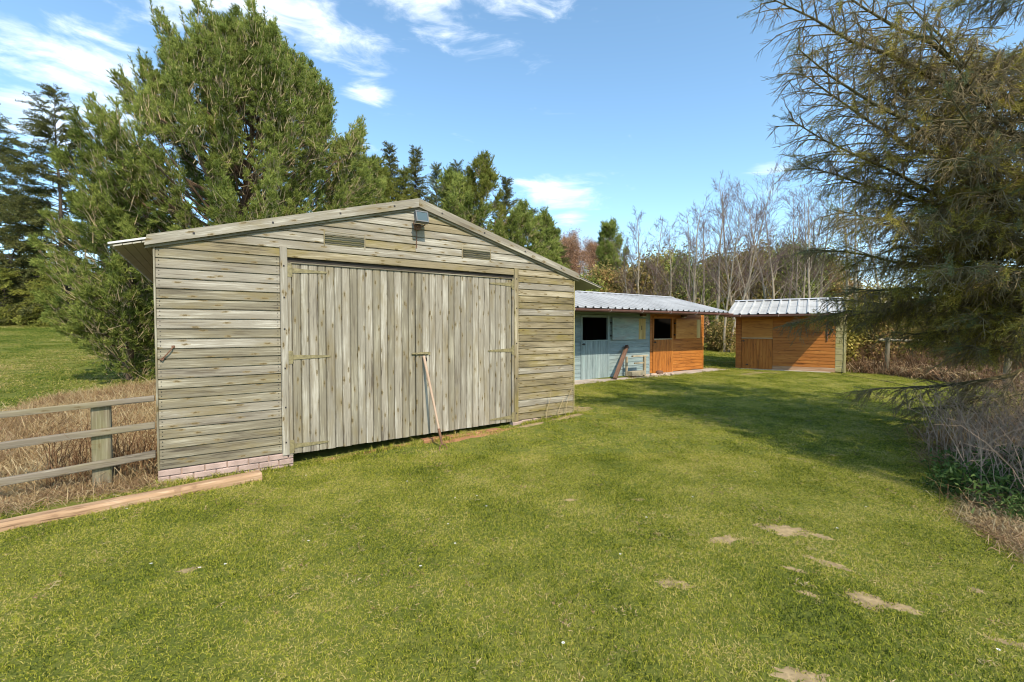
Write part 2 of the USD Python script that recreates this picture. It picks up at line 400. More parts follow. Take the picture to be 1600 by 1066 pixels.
_ctrl = [(0, 0, 0), (0, 3, 0), (4, 4, 0), (-4.6, 3.9, 0), (-2, 2, 0), (2, 1, 0), (8, 4, .05), (3, 8, .07), (6, 11, .15), (12, 10, .15), (1.8, 12.6, .2), (7, 16.2, .2), (9, 17, .2), (12, 15, .2), (5, 15, .2), (9, 14, .19),
         (*barn_pt(0)[:2], .0), (*barn_pt(1.2)[:2], -.03), (*barn_pt(3.1)[:2], .03), (*barn_pt(4.9)[:2], .10), (*barn_pt(6.2)[:2], .155), (*barn_pt(6.8, -.5)[:2], .15), (*barn_pt(-1.5)[:2], .02), (*barn_pt(0, 5)[:2], .15), (*barn_pt(6.2, 5)[:2], .25),
         (-12, 9, .35), (-13, 14, .65), (-20, 20, 1.3), (-29, 30, 2.15), (-45, 32, 2.6), (-20, 8, .6), (-8, 20, .9), (-4, 30, 1.3), (5, 27, .75), (12, 27, .7), (22, 24, .6), (35, 35, .8), (25, 10, .3), (0, -10, 0), (20, -10, 0), (-20, -10, 0), (-40, 0, .5), (40, 0, .2), (0, 60, 2), (50, 60, 1.5), (-60, 60, 5)]
_ctrl = np.array(_ctrl)
_rbf = RBFInterpolator(_ctrl[:, :2], _ctrl[:, 2], kernel='linear', smoothing=0.01)
_sm = lambda a, b, x: (lambda t: t * t * (3 - 2 * t))(np.clip((x - a) / (b - a), 0, 1))


def ground(x, y):
    x, y = np.asarray(x, float), np.asarray(y, float)
    r = np.hypot(x, y)
    near = _rbf(np.stack([x.ravel(), y.ravel()], 1)).reshape(x.shape)
    az = np.degrees(np.arctan2(x, y))
    left = _sm(-18, -40, az) * _sm(-170, -110, az)
    far = np.where(r > 1, 1.5 + left * np.clip((r - 38) * .095, 0, 45) + (1 - left) * np.clip((r - 60) * .012, 0, 6), 0)
    far = far + 2.5 * (meshkit.fbm(np.stack([x * .012, y * .012, 0 * x], -1), 3, 5) - .5) * np.clip(r / 150, 0, 2)
    w = _sm(30, 62, r)
    return near * (1 - w) + far * w + .05 * (meshkit.fbm(np.stack([x * .35, y * .35, 0 * x + 3], -1), 3, 2) - .5) * (1 - w)


ax_ = np.concatenate([-np.geomspace(1600, 32, 26), np.arange(-30, 30.01, .4), np.geomspace(32, 1600, 26)])
ay_ = np.concatenate([-np.geomspace(1600, 9, 22), np.arange(-8, 34.01, .4), np.geomspace(35, 1600, 28)])
gx, gy = np.meshgrid(ax_, ay_)
gz = ground(gx, gy)
nx_, ny_ = len(ax_), len(ay_)
ii, jj = np.meshgrid(np.arange(nx_ - 1), np.arange(ny_ - 1))
k0 = (jj * nx_ + ii).ravel()
GF = np.vstack([np.stack([k0, k0 + 1, k0 + nx_ + 1], 1), np.stack([k0, k0 + nx_ + 1, k0 + nx_], 1)])
tag(obj('ground', (np.stack([gx, gy, gz], -1).reshape(-1, 3), GF), 'ground', smooth=True), kind='structure')


def on(x, y, dz=0.0):
    return np.array([x, y, float(ground(np.array([x]), np.array([y]))[0]) + dz])


# ------------------------------------------------------------------ the barn
W_, EAVE, APEX, DEP = 6.22, 2.743, 3.61, 6.0
SL = (APEX - EAVE) / (W_ / 2)
roofz = lambda a: APEX - abs(a - W_ / 2) * SL
barn = thing('barn', 'weathered grey timber barn with wide double doors and low gable roof', 'barn', BO, TH)
# carcass behind the boards: side and back walls, framed front
obj('side_wall', box(.01, .06, .05, DEP, .12, EAVE - .02, 'y'), 'grey_board_2', barn)
obj('side_wall', box(W_ - .06, W_ - .01, .05, DEP, .12, EAVE - .02, 'y'), 'mossy_board_0', barn)
obj('back_wall', join([box(.06, W_ - .06, DEP - .05, DEP, .12, EAVE, 'x'), extrude([(.06, EAVE), (W_ - .06, EAVE), (W_ / 2, APEX - .05)], DEP - .05, DEP, 1, 0, 2)]), 'grey_board_2', barn)
obj('inner_lining', join([box(.0, 1.30, .004, .05, .12, EAVE - .03), box(4.88, W_, .004, .05, .12, EAVE - .03), box(1.30, 4.88, .012, .06, 2.57, EAVE - .03),
                          extrude([(.02, EAVE - .03), (W_ - .02, EAVE - .03), (W_ / 2, APEX - .04)], .004, .05, 1, 0, 2)]), 'dark_inside', barn)
obj('inner_floor', box(.06, W_ - .06, .3, DEP - .05, -.2, -.1), 'dark_inside', barn)
PITCHB = .1135


def shiplap(z, a0, a1, mat, cut=False, h=PITCHB, name='board'):
    c, jit = h, R0.uniform(-.0015, .0015)
    prof = [(0, 0), (-.020 - jit, 0), (-.0225 - jit, .004), (-.0185 - jit, .6 * c), (-.0165 - jit, c - .0145), (-.005, c - .0095), (-.004, c - .0005), (0, c - .0005)]
    prof = [(y, z + q) for y, q in prof]
    def ends(y, q):
        s, e = a0, a1
        if cut:
            hw = (APEX - .02 - q) / SL
            s, e = max(a0, W_ / 2 - hw), min(a1, W_ / 2 + hw)
        return (s, max(e, s + .01))
    return obj(name, extrude(prof, a0, a1, 0, 1, 2, ends), mat, barn)


def pick(a):
    w = (a - .5) / W_
    return (ALGAE if R0.random() < w * .8 - .12 else GREYS)[R0.integers(0, 2) if R0.random() < .9 else 1]


z = .168
rows = []
while z < APEX - .10:
    rows.append(z); z += PITCHB
for z in rows:
    zt = z + PITCHB
    if zt < 2.76:
        shiplap(z, .018, 1.254, GREYS[R0.integers(0, 3)])
        if z > .2 or True:
            shiplap(z, 4.926, W_ - .02, ALGAE[R0.integers(0, 2)] if R0.random() < .8 else GREYS[0])
        if z > 2.60:
            shiplap(z, 1.346, 4.836, pick(2.4))
    elif zt < 2.90:
        shiplap(z, .018, W_ - .018, pick(3.4), True)
    else:
        vents = [(1.785, 2.335), (3.845, 4.385)] if 2.86 < z + .05 < 3.04 else []
        cuts = [.018] + ([vents[0][0], vents[0][1]] if vents else []) + [3.075] + ([vents[1][0], vents[1][1]] if vents else []) + [W_ - .018]
        for a, b in zip(cuts[:-1], cuts[1:]):
            if any(abs(a - v[0]) < .01 for v in vents):
                continue
            hw = (APEX - .02 - z) / SL
            if min(b, W_ / 2 + hw) - max(a, W_ / 2 - hw) > .03:
                shiplap(z, a + .001, b - .001, pick((a + b) / 2), True)
for z0, z1, a0, a1, nl in ((2.862, 3.073, 1.785, 2.335, 7), (2.862, 3.073, 3.845, 4.385, 6)):
    vf = obj('vent', join([box(a0 + .001, a0 + .016, -.024, .002, z0, z1 - .012, 'z'), box(a1 - .016, a1 - .001, -.024, .002, z0, z1 - .012, 'z')]), 'mossy_board_0', barn)
    for k in range(nl):
        zz = z0 + .004 + k * (z1 - z0 - .02) / nl
        m = box(a0 + .017, a1 - .017, -.004, .002, 0, .03, 'x')
        m = rot(m, rx(.85), (0, -.002, zz))
        obj('slat', m, 'grey_board_2' if k % 2 else 'mossy_board_0', path(vf))
# corner boards, posts beside the doors
obj('corner_board', box(-.004, .016, -.028, .03, .16, EAVE + .02, 'z'), 'grey_board_2', barn)
obj('corner_board', box(W_ - .018, W_ + .004, -.027, .03, .17, EAVE + .02, 'z'), 'yellow_board', barn)
obj('door_post', box(1.258, 1.342, -.045, .05, .137, 2.79, 'z'), 'grey_board_1', barn)
obj('door_post', box(4.840, 4.922, -.045, .05, .150, 2.777, 'z'), 'mossy_board_0', barn)
obj('door_jamb', box(1.345, 1.385, -.03, .05, .12, 2.605, 'z'), 'grey_board_0', barn)
obj('door_jamb', box(4.80, 4.838, -.03, .05, .14, 2.605, 'z'), 'grey_board_0', barn)
# the two leaves
for leaf, (a0, a1) in enumerate(((1.392, 3.066), (3.074, 4.794))):
    nb = 16
    dr = obj('door', join([box(a0 + .03, a1 - .03, .012, .04, .30, .42), box(a0 + .03, a1 - .03, .012, .04, 1.3, 1.42), box(a0 + .03, a1 - .03, .012, .04, 2.38, 2.5)]), 'grey_board_2', barn)
    e = np.linspace(a0, a1, nb + 1)
    e[1:-1] += R0.uniform(-.006, .006, nb - 1)
    for k in range(nb):
        x0, x1 = e[k] + .0015, e[k + 1] - .0015
        zb = .142 + .03 * (k + leaf * nb) / 32 - .01 + R0.uniform(-.004, .004)
        zt = 2.588 + R0.uniform(-.004, .004)
        o = R0.uniform(-.002, .002)
        prof = [(x0, .011), (x0, -.003 + o), (x0 + .008, -.012 + o), (x1 - .014, -.0125 + o), (x1 - .009, -.006 + o), (x1 - .006, -.012 + o), (x1, -.003 + o), (x1, .011)]
        obj('board', extrude(prof, zb, zt, 2, 0, 1), DOORS[R0.integers(0, 3)], path(dr))
    # strap hinges
    for (zz, ln) in ((2.50, .42), (1.385, .46), (.235, .42)):
        s = 1 if leaf == 0 else -1
        hx = 1.392 if leaf == 0 else 4.794
        st = [(hx, zz - .032), (hx + s * ln, zz - .012), (hx + s * (ln + .012), zz), (hx + s * ln, zz + .012), (hx, zz + .032)]
        m = [extrude(st if s > 0 else st[::-1], -.0215, -.0165, 1, 0, 2), box(min(hx, hx - s * .062), max(hx, hx - s * .062), -.036, -.031, zz - .085, zz + .085, 'z'),
             tube([(hx, -.026, zz - .06), (hx, -.026, zz + .06)], .009, 8)]
        hg = obj('hinge', join(m), 'hinge_metal', path(dr))
    if leaf == 0:
        bolt = obj('bolt', join([box(3.02, 3.10, -.019, -.014, 1.355, 1.395, 'x'), box(3.12, 3.30, -.019, -.0145, 1.352, 1.40, 'x'), tube([(3.0, -.03, 1.378), (3.26, -.03, 1.376)], .011, 8), box(3.06, 3.08, -.045, -.015, 1.362, 1.392), box(3.20, 3.22, -.045, -.015, 1.362, 1.392)]), 'hinge_metal', path(dr))
        obj('padlock', join([box(3.185, 3.235, -.052, -.03, 1.26, 1.315, 'z', .006), tube(np.array([[3.195, -.04, 1.31], [3.195, -.04, 1.345], [3.21, -.04, 1.36], [3.225, -.04, 1.345], [3.225, -.04, 1.31]]), .004, 6)]), 'dark_metal', path(dr))
obj('door_header', box(1.346, 4.836, -.03, .0, 2.590, 2.604), 'grey_board_2', barn)
# bolt heads and nails in the boards
nails = []
for z in rows:
    if z + PITCHB < 2.76:
        for a in (.045, 1.225, 4.95, W_ - .05):
            nails.append(box(a - .004, a + .004, -.0255, -.015, z + .03, z + .038)); nails.append(box(a - .004, a + .004, -.0255, -.015, z + .078, z + .086))
for a, zs in ((1.30, (.3, .75, 1.25, 1.75, 2.15, 2.55)), (4.88, (.3, .9, 1.5, 2.1, 2.6))):
    for zz in zs:
        nails.append(box(a - .009, a + .009, -.052, -.04, zz - .009, zz + .009))
obj('nails', join(nails), 'dark_metal', barn)
tag(stage.GetPrimAtPath(barn + '/nails'), kind='stuff')
# window hook on the left boards
obj('hook', join([tube([(.05, -.03, 1.415), (.08, -.045, 1.44), (.12, -.05, 1.49), (.15, -.045, 1.53), (.155, -.03, 1.545)], .007, 6), tube([(.04, -.022, 1.41), (.06, -.04, 1.40), (.075, -.03, 1.425)], .009, 6), box(.145, .175, -.034, -.02, 1.535, 1.565)]), 'rust', barn)
# barge boards
for s in (-1, 1):
    a_end = W_ / 2 + s * (W_ / 2 + .075)
    pts = [(W_ / 2 + s * .0008, APEX + .065), (W_ / 2 + s * .0008, APEX - .062), (a_end, roofz(a_end) - .055), (a_end - s * .025, roofz(a_end) + .062)]
    k = 4
    prof = pts if s < 0 else pts[::-1]
    V, F, U = extrude(prof, -.075, -.045, 1, 0, 2)
    c, sn = math.cos(math.atan(SL)), math.sin(math.atan(SL))
    al = V[:, 0] * c + s * -V[:, 2] * sn
    ac = V[:, 2] * c + s * V[:, 0] * sn
    U = np.stack([al + 3 * s, ac + V[:, 1] + 9 * s], 1)
    bb = obj('barge_board', (V, F, U), 'grey_board_1' if s < 0 else 'grey_board_0', barn)
    V2, F2, U2 = extrude([(p[0], p[1] - .068) if i in (0, 3) else (p[0] , p[1] + .068 - .10) for i, p in enumerate(pts)][::(1 if s < 0 else -1)], -.045, -.026, 1, 0, 2)
    U2 = np.stack([V2[:, 0] * c - s * V2[:, 2] * sn, V2[:, 2] * c + s * V2[:, 0] * sn + V2[:, 1]], 1)
    obj('under_rail', (V2, F2, U2), 'grey_board_2', barn)
    for q in (.12, .36, .62, .88):
        a = W_ / 2 + s * q * (W_ / 2)
        obj('bolt_head', box(a - .011, a + .011, -.081, -.075, roofz(a) - .012, roofz(a) + .010), 'dark_metal', path(bb))


def sheet(p0, across, down, w, l, pitch, hgt, up, th=.004, wt=.045, wb=.085, off=.5):
    """A trapezoid-ribbed roofing sheet: ribs run along `down`."""
    n_ = max(1, round(w / pitch)); pitch = w / n_
    t, hh = [0.0], [0.0]
    for i in range(n_):
        c = (i + off) * pitch
        t += [c - wb / 2, c - wt / 2, c + wt / 2, c + wb / 2]; hh += [0, hgt, hgt, 0]
    t.append(w); hh.append(0)
    t, hh = np.array(t), np.array(hh)
    k = len(t)
    top = [np.asarray(p0) + np.asarray(across) * a + np.asarray(up) * b for a, b in zip(t, hh)]
    top = np.array(top)
    rows_ = [top + np.asarray(up) * th, top + np.asarray(down) * l + np.asarray(up) * th, top, top + np.asarray(down) * l]
    V = np.vstack(rows_)
    F = []
    for i in range(k - 1):
        F += [[i, i + 1, k + i + 1], [i, k + i + 1, k + i], [2 * k + i, 3 * k + i + 1, 2 * k + i + 1], [2 * k + i, 3 * k + i, 3 * k + i + 1],
              [i, 2 * k + i, 2 * k + i + 1], [i, 2 * k + i + 1, i + 1], [k + i, k + i + 1, 3 * k + i + 1], [k + i, 3 * k + i + 1, 3 * k + i]]
    for e in (0, k - 1):
        F += [[e, k + e, 3 * k + e], [e, 3 * k + e, 2 * k + e]]
    return V, np.array(F)


for s, over in ((-1, .36), (1, .69)):
    dn = nrm([s * 1.0, 0, -SL]); upv = np.array([s * SL, 0, 1.0]); upv /= np.linalg.norm(upv)
    ln = (W_ / 2 + over) / abs(dn[0])
    for k in range(6):
        p0 = np.array([W_ / 2, -.042 + k * 1.0, APEX + .012]) + dn * .02
        obj('roof_sheet', sheet(p0, (0, 1, 0), dn, .995, ln, .2, .03, upv), 'roof_worn', barn)
    q = np.array([W_ / 2 + s * (W_ / 2 + over - .1), 0, 0])
    for aa in (.55, W_ / 2 - .25):
        cx_ = W_ / 2 + s * (W_ / 2 - aa + .55)
        zc = roofz(cx_) - .055
        obj('purlin', box(cx_ - .025, cx_ + .025, .05, DEP - .05, zc - .035, zc + .045, 'y'), 'grey_board_2', barn)
    # lining boards under the overhanging eave
    e0, e1 = W_ / 2 + s * (W_ / 2 + .015), W_ / 2 + s * (W_ / 2 + over - .02)
    for k in range(4):
        b0, b1 = e0 + (e1 - e0) * k / 4, e0 + (e1 - e0) * (k + 1) / 4
        pr = [(b0 + s * .003, roofz(b0) - .018), (b1 - s * .003, roofz(b1) - .018), (b1 - s * .003, roofz(b1) - .002), (b0 + s * .003, roofz(b0) - .002)]
        obj('soffit_board', extrude(pr, -.035, DEP, 1, 0, 2), 'roof_under', barn)
obj('ridge_cap', join([extrude([(W_ / 2 - .14, APEX + .014), (W_ / 2, APEX + .053), (W_ / 2, APEX + .057), (W_ / 2 - .14, APEX + .018)][::-1], -.042, DEP, 1, 0, 2), extrude([(W_ / 2 + .002, APEX + .053), (W_ / 2 + .14, APEX + .014), (W_ / 2 + .14, APEX + .018), (W_ / 2 + .002, APEX + .057)], -.042, DEP, 1, 0, 2)]), 'roof_worn', barn)
# brick plinth left of the doors, block under the right post
pl = obj('plinth', box(.02, 1.37, -.008, .09, -.3, .158), 'mortar', barn)
for c in range(4):
    x = -.004 - (c % 2) * .11
    while x < 1.385:
        x0, x1 = max(x, -.004), min(x + .213, 1.385)
        if x1 - x0 > .05:
            d_ = R0.uniform(-.004, .004)
            obj('brick', box(x0 + .004, x1 - .004, -.030 + d_, .06, .158 - (c + 1) * .075 + .004, .158 - c * .075 - .004, 'x', .007), 'brick_pink', path(pl))
        x += .222
pr_ = obj('plinth', box(4.84, W_ - .01, 0, .09, -.2, .155), 'mortar', barn)
obj('block', box(4.80, 4.99, -.06, .05, .03, .146, 'x', .012), 'brick_pink', path(pr_))
obj('block', box(5.0, 5.35, -.035, .05, .05, .158, 'x', .01), 'brick_pink', path(pr_))
obj('threshold', box(3.15, 4.80, -.12, .02, -.04, .085, 'x', .012), 'soil_red', barn)

# floodlight under the apex
fl = thing('floodlight', 'grey floodlight on a rusty bracket under the barn gable apex', 'floodlight', barn_pt(3.085), TH)
obj('junction_box', join([box(-.04, .05, -.075, -.024, 3.215, 3.30, 'x', .008), tube([(.0, -.04, 3.22), (0, -.035, 3.1), (0, -.027, 2.95)], .006, 6)]), 'rust', fl)
obj('bracket', join([tube([(-.075, -.17, 3.345), (-.085, -.13, 3.28), (-.06, -.08, 3.262), (.07, -.08, 3.262), (.09, -.13, 3.28), (.085, -.17, 3.345)], .009, 6), tube([(0, -.05, 3.26), (.0, -.10, 3.262)], .02, 8)]), 'rust', fl)
hd = rx(-.30)
t_ = (0.01, -.20, 3.372)
hb = [(-.085, -.075), (.085, -.075), (.098, .0), (.085, .075), (-.085, .075), (-.098, 0)]
hs = obj('housing', rot(join([box(-.095, .095, -.02, .05, -.085, .08, 'x', .012), box(-.07, .07, .05, .085, -.06, .055, 'x', .012)]), hd, t_), 'grey_metal', fl)
obj('lens', rot(box(-.078, .078, -.027, -.019, -.066, .064, 'x', .002), hd, t_), 'glass', fl)
obj('rim', rot(join([box(-.097, .097, -.031, -.0185, -.088, -.067), box(-.097, .097, -.031, -.0185, .065, .084), box(-.097, -.079, -.031, -.0185, -.067, .065, 'z'), box(.079, .097, -.031, -.0185, -.067, .065, 'z')]), hd, t_), 'grey_metal', fl)

# hoe leaning on the doors
h0, h1 = np.array([-1.02, 6.45, .06]), barn_pt(3.185, -.035, 1.34)
hoe = thing('hoe', 'long wooden handled garden hoe leaning against the barn doors', 'hoe')
h0 = on(-1.0, 6.50, .03)
P = bez(h0 + (h1 - h0) * .17, (h0 + h1) / 2 + np.array([.012, .0, -.03]) + (h1 - h0) * .08, h1, 12)
obj('handle', tube(P, np.linspace(.0165, .021, 12), 10), 'handle_wood', hoe, True)
obj('socket', tube([h0 + (h1 - h0) * .02, h0 + (h1 - h0) * .1, h0 + (h1 - h0) * .19], [.014, .018, .021], 10), 'rust', hoe, True)
for s in (-1, 1):
    o = BD * s
    obj('prong', tube(np.array([h0 + (h1 - h0) * .03, h0 + o * .035 - BN * 0 + np.array([0, 0, .02]), h0 + o * .06 + np.array([.02, -.05, -.01]), h0 + o * .055 + np.array([.02, -.10, -.035])]), [.009, .009, .008, .005], 6), 'rust', hoe, True)

# timber beam lying on the grass
A, B = on(-2.98, 5.34), on(-5.35, 3.10)
bd = nrm((B - A) * np.array([1, 1, 0])); ln = np.linalg.norm(B - A)
m = box(0, ln, -.075, .075, -.05, .095, 'x', .014)
xs = np.linspace(0, 1, 24)
V, F, U = tube([(t * ln, 0, 0) for t in xs], .1, 8)
sq = np.array([(1, .6), (.75, 1), (-.75, 1), (-1, .6), (-1, -.8), (-.8, -1), (.8, -1), (1, -.8)])
for i in range(24):
    w = 1 + .16 * (meshkit.fbm(np.array([[i * .6, 0, 1.0]]), 3)[0] - .5)
    for j in range(8):
        e = .006 * (meshkit.noise(np.array([[i * .9, j * 1.7, 4.0]]))[0] - .5) * 2
        V[i * 8 + j] = (xs[i] * ln, sq[j, 0] * .075 * w + e, sq[j, 1] * .068 + .025 + e)
V[-2] = (0, 0, .025); V[-1] = (ln, 0, .025)
U = np.stack([V[:, 0], V[:, 1] + V[:, 2]], 1)
ang = math.atan2(bd[1], bd[0])
bm = obj('timber_beam', (V @ rz(ang).T + A, F, U), 'beam_wood')
tag(bm, 'long orange brown timber beam lying on the lawn before the fence', 'beam')

# left fence: three rails on a square post
fdir = np.array([-.835, -.55, 0]); fdir /= np.linalg.norm(fdir)
fang = math.atan2(fdir[1], fdir[0])
FO = barn_pt(-.02, -.005)
fence = thing('rail_fence', 'grey three rail timber fence joining the left corner of the barn', 'fence')
for (za, zb, hh) in ((.985, .94, .062), (.69, .61, .072), (.37, .28, .08)):
    Lr = 3.2
    k = 10
    V, F, U = tube([(t * Lr, 0, 0) for t in np.linspace(0, 1, k)], .1, 8)
    for i in range(k):
        for j in range(8):
            e = .005 * (meshkit.noise(np.array([[i * .9 + za * 50, j * 1.7, 4.0]]))[0] - .5) * 2
            t = i / (k - 1)
            V[i * 8 + j] = (t * Lr, sq[j, 0] * .021 + e, sq[j, 1] * hh / 2 + (za + (zb - za) * t * Lr / 1.2) - hh * .2 + e + .012 * math.sin(t * 5 + za * 9))
    V[-2] = V[:8].mean(0); V[-1] = V[(k - 1) * 8:k * 8].mean(0)
    U = np.stack([V[:, 0] + za * 7, V[:, 1] + V[:, 2]], 1)
    obj('rail', (V @ rz(fang).T + FO + np.array([0, 0, 0]) + BN * .0, F, U), 'fence_wood', fence)
for t in (.46, 2.35):
    m = box(-.08, .08, -.0, .10, -.2, .97 - .03 * t, 'z', .012)
    pt = FO + fdir * t
    obj('post', rot(rot(m, rz(PI), (0, -.024, 0)), rz(fang), (pt[0], pt[1], float(on(pt[0], pt[1])[2]))), 'post_wood', fence)

# ------------------------------------------------------------------ stable block
TS = .606
SO = np.array([1.21, 12.88, .2])
stable = thing('stable_block', 'long stable with white ribbed roof, half painted blue and half orange', 'stable', SO, TS)
SLEN, SDEP = 7.2, 3.0
GZ, RZ, OV, RD = 2.10, 2.74, 1.15, 1.25      # gutter height, ridge height, overhang, ridge set back
obj('side_wall', box(SLEN - .06, SLEN - .004, .05, SDEP, .0, 2.15, 'y'), 'orange_stain', stable)
obj('side_wall', box(.004, .06, .05, SDEP, .0, 2.15, 'y'), 'blue_paint', stable)
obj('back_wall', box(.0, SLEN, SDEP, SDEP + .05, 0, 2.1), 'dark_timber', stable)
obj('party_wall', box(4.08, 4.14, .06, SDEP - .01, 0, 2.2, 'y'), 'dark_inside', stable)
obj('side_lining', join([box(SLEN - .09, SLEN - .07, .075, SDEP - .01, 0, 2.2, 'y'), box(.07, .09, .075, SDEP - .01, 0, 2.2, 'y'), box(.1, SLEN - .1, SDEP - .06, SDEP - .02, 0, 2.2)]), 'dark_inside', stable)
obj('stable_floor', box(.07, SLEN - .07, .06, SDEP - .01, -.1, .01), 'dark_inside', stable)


def clad(parent, a0, a1, z0, z1, mat, pitch=.118, name='board'):
    z = z0
    while z < z1 - .02:
        h = min(pitch, z1 - z)
        prof = [(0.05, 0), (-.013, 0), (-.0155, .005), (-.008, h - .012), (-.0, h - .006), (0, h - .0006), (.05, h - .0006)]
        obj(name, extrude([(y, z + q) for y, q in prof], a0, a1, 0, 1, 2), mat, parent)
        z += pitch


def vboards(parent, a0, a1, z0, z1, mat, n_, y=-.02, name='board'):
    e = np.linspace(a0, a1, n_ + 1)
    for k in range(n_):
        x0, x1 = e[k] + .001, e[k + 1] - .001
        prof = [(x0, y + .02), (x0, y), (x0 + .007, y - .008), (x1 - .007, y - .008), (x1, y), (x1, y + .02)]
        obj(name, extrude(prof, z0, z1, 2, 0, 1), mat, parent)


HW = 2.16
# blue half: openings 1.06..2.10, orange half: 4.31..5.27
clad(stable, .0, .99, .0, HW, 'blue_paint'); clad(stable, 2.20, 4.10, .0, HW, 'blue_paint'); clad(stable, .99, 2.20, 1.97, HW, 'blue_paint')
clad(stable, 5.39, SLEN, .05, HW, 'orange_stain'); clad(stable, 4.13, 4.27, .05, HW, 'orange_stain', name='board'); clad(stable, 4.27, 5.39, 1.95, HW, 'orange_stain')
obj('corner_board', box(4.10, 4.128, -.024, .03, 0, HW, 'z'), 'blue_paint', stable)
obj('corner_board', box(SLEN - .05, SLEN + .012, -.024, .04, .03, HW, 'z'), 'orange_stain', stable)
for (a0, a1, mat, pm, nb) in ((1.0, 2.19, 'blue_paint', 'blue_panel', 10), (4.28, 5.38, 'orange_stain', 'orange_panel', 10)):
    fr = obj('door_frame', join([box(a0, a0 + .05, -.03, .04, .02, 1.96, 'z'), box(a1 - .075, a1, -.03, .04, .02, 1.96, 'z'), box(a0 + .05, a1 - .075, -.03, .04, 1.885, 1.96)]), mat, stable)
    dd = obj('lower_door', box(a0 + .053, a1 - .078, .0, .03, .03, 1.16), mat, stable)
    vboards(path(dd), a0 + .053, a1 - .078, .025, 1.165, mat, nb)
    obj('kick_strip', box(a0 + .05, a1 - .076, -.034, .02, 1.168, 1.20), 'pale_timber' if mat != 'blue_paint' else 'blue_panel', path(dd))
    obj('bolt', join([box(a0 + .02, a0 + .16, -.045, -.031, 1.07, 1.09), box(a0 + .08, a0 + .11, -.06, -.03, 1.05, 1.11)]), 'dark_metal', path(dd))
    s0 = a1 + .075
    s1 = s0 + 1.22
    sh = obj('upper_door', box(s0, s1, -.085, -.045, 1.19, 1.88, 'x', .006), pm, stable)
    obj('ledge', box(s0 + .02, s1 - .02, -.043, -.02, 1.25, 1.33), mat, path(sh))
    obj('hinge', join([box(s0 - .05, s0 - .002, -.07, -.03, q, q + .05) for q in (1.3, 1.7)]), 'dark_metal', path(sh))
    obj('window_panel', box(s1 + .008, s1 + (.40 if mat == 'blue_paint' else .29), -.038, -.016, 1.195, 1.87, 'z'), 'plywood', stable)
obj('window_hole', box(3.555 + .11, 3.555 + .145, -.042, -.039, 1.50, 1.64, 'z'), 'black_hole', stable)
for a in (3.68, 5.88):
    bl = obj('bulkhead_light', box(a - .09, a + .09, -.16, -.03, 1.95, 2.03, 'x', .02), 'dark_timber', stable)
    obj('lamp_cover', box(a - .07, a + .07, -.15, -.06, 1.925, 1.949, 'x', .01), 'pale_board', path(bl))
obj('lining', join([box(.0, .98, .052, .07, 0, 2.1), box(2.22, 4.0, .052, .07, 0, 2.1), box(5.41, 7.1, .052, .07, 0, 2.1)]), 'dark_inside', stable)


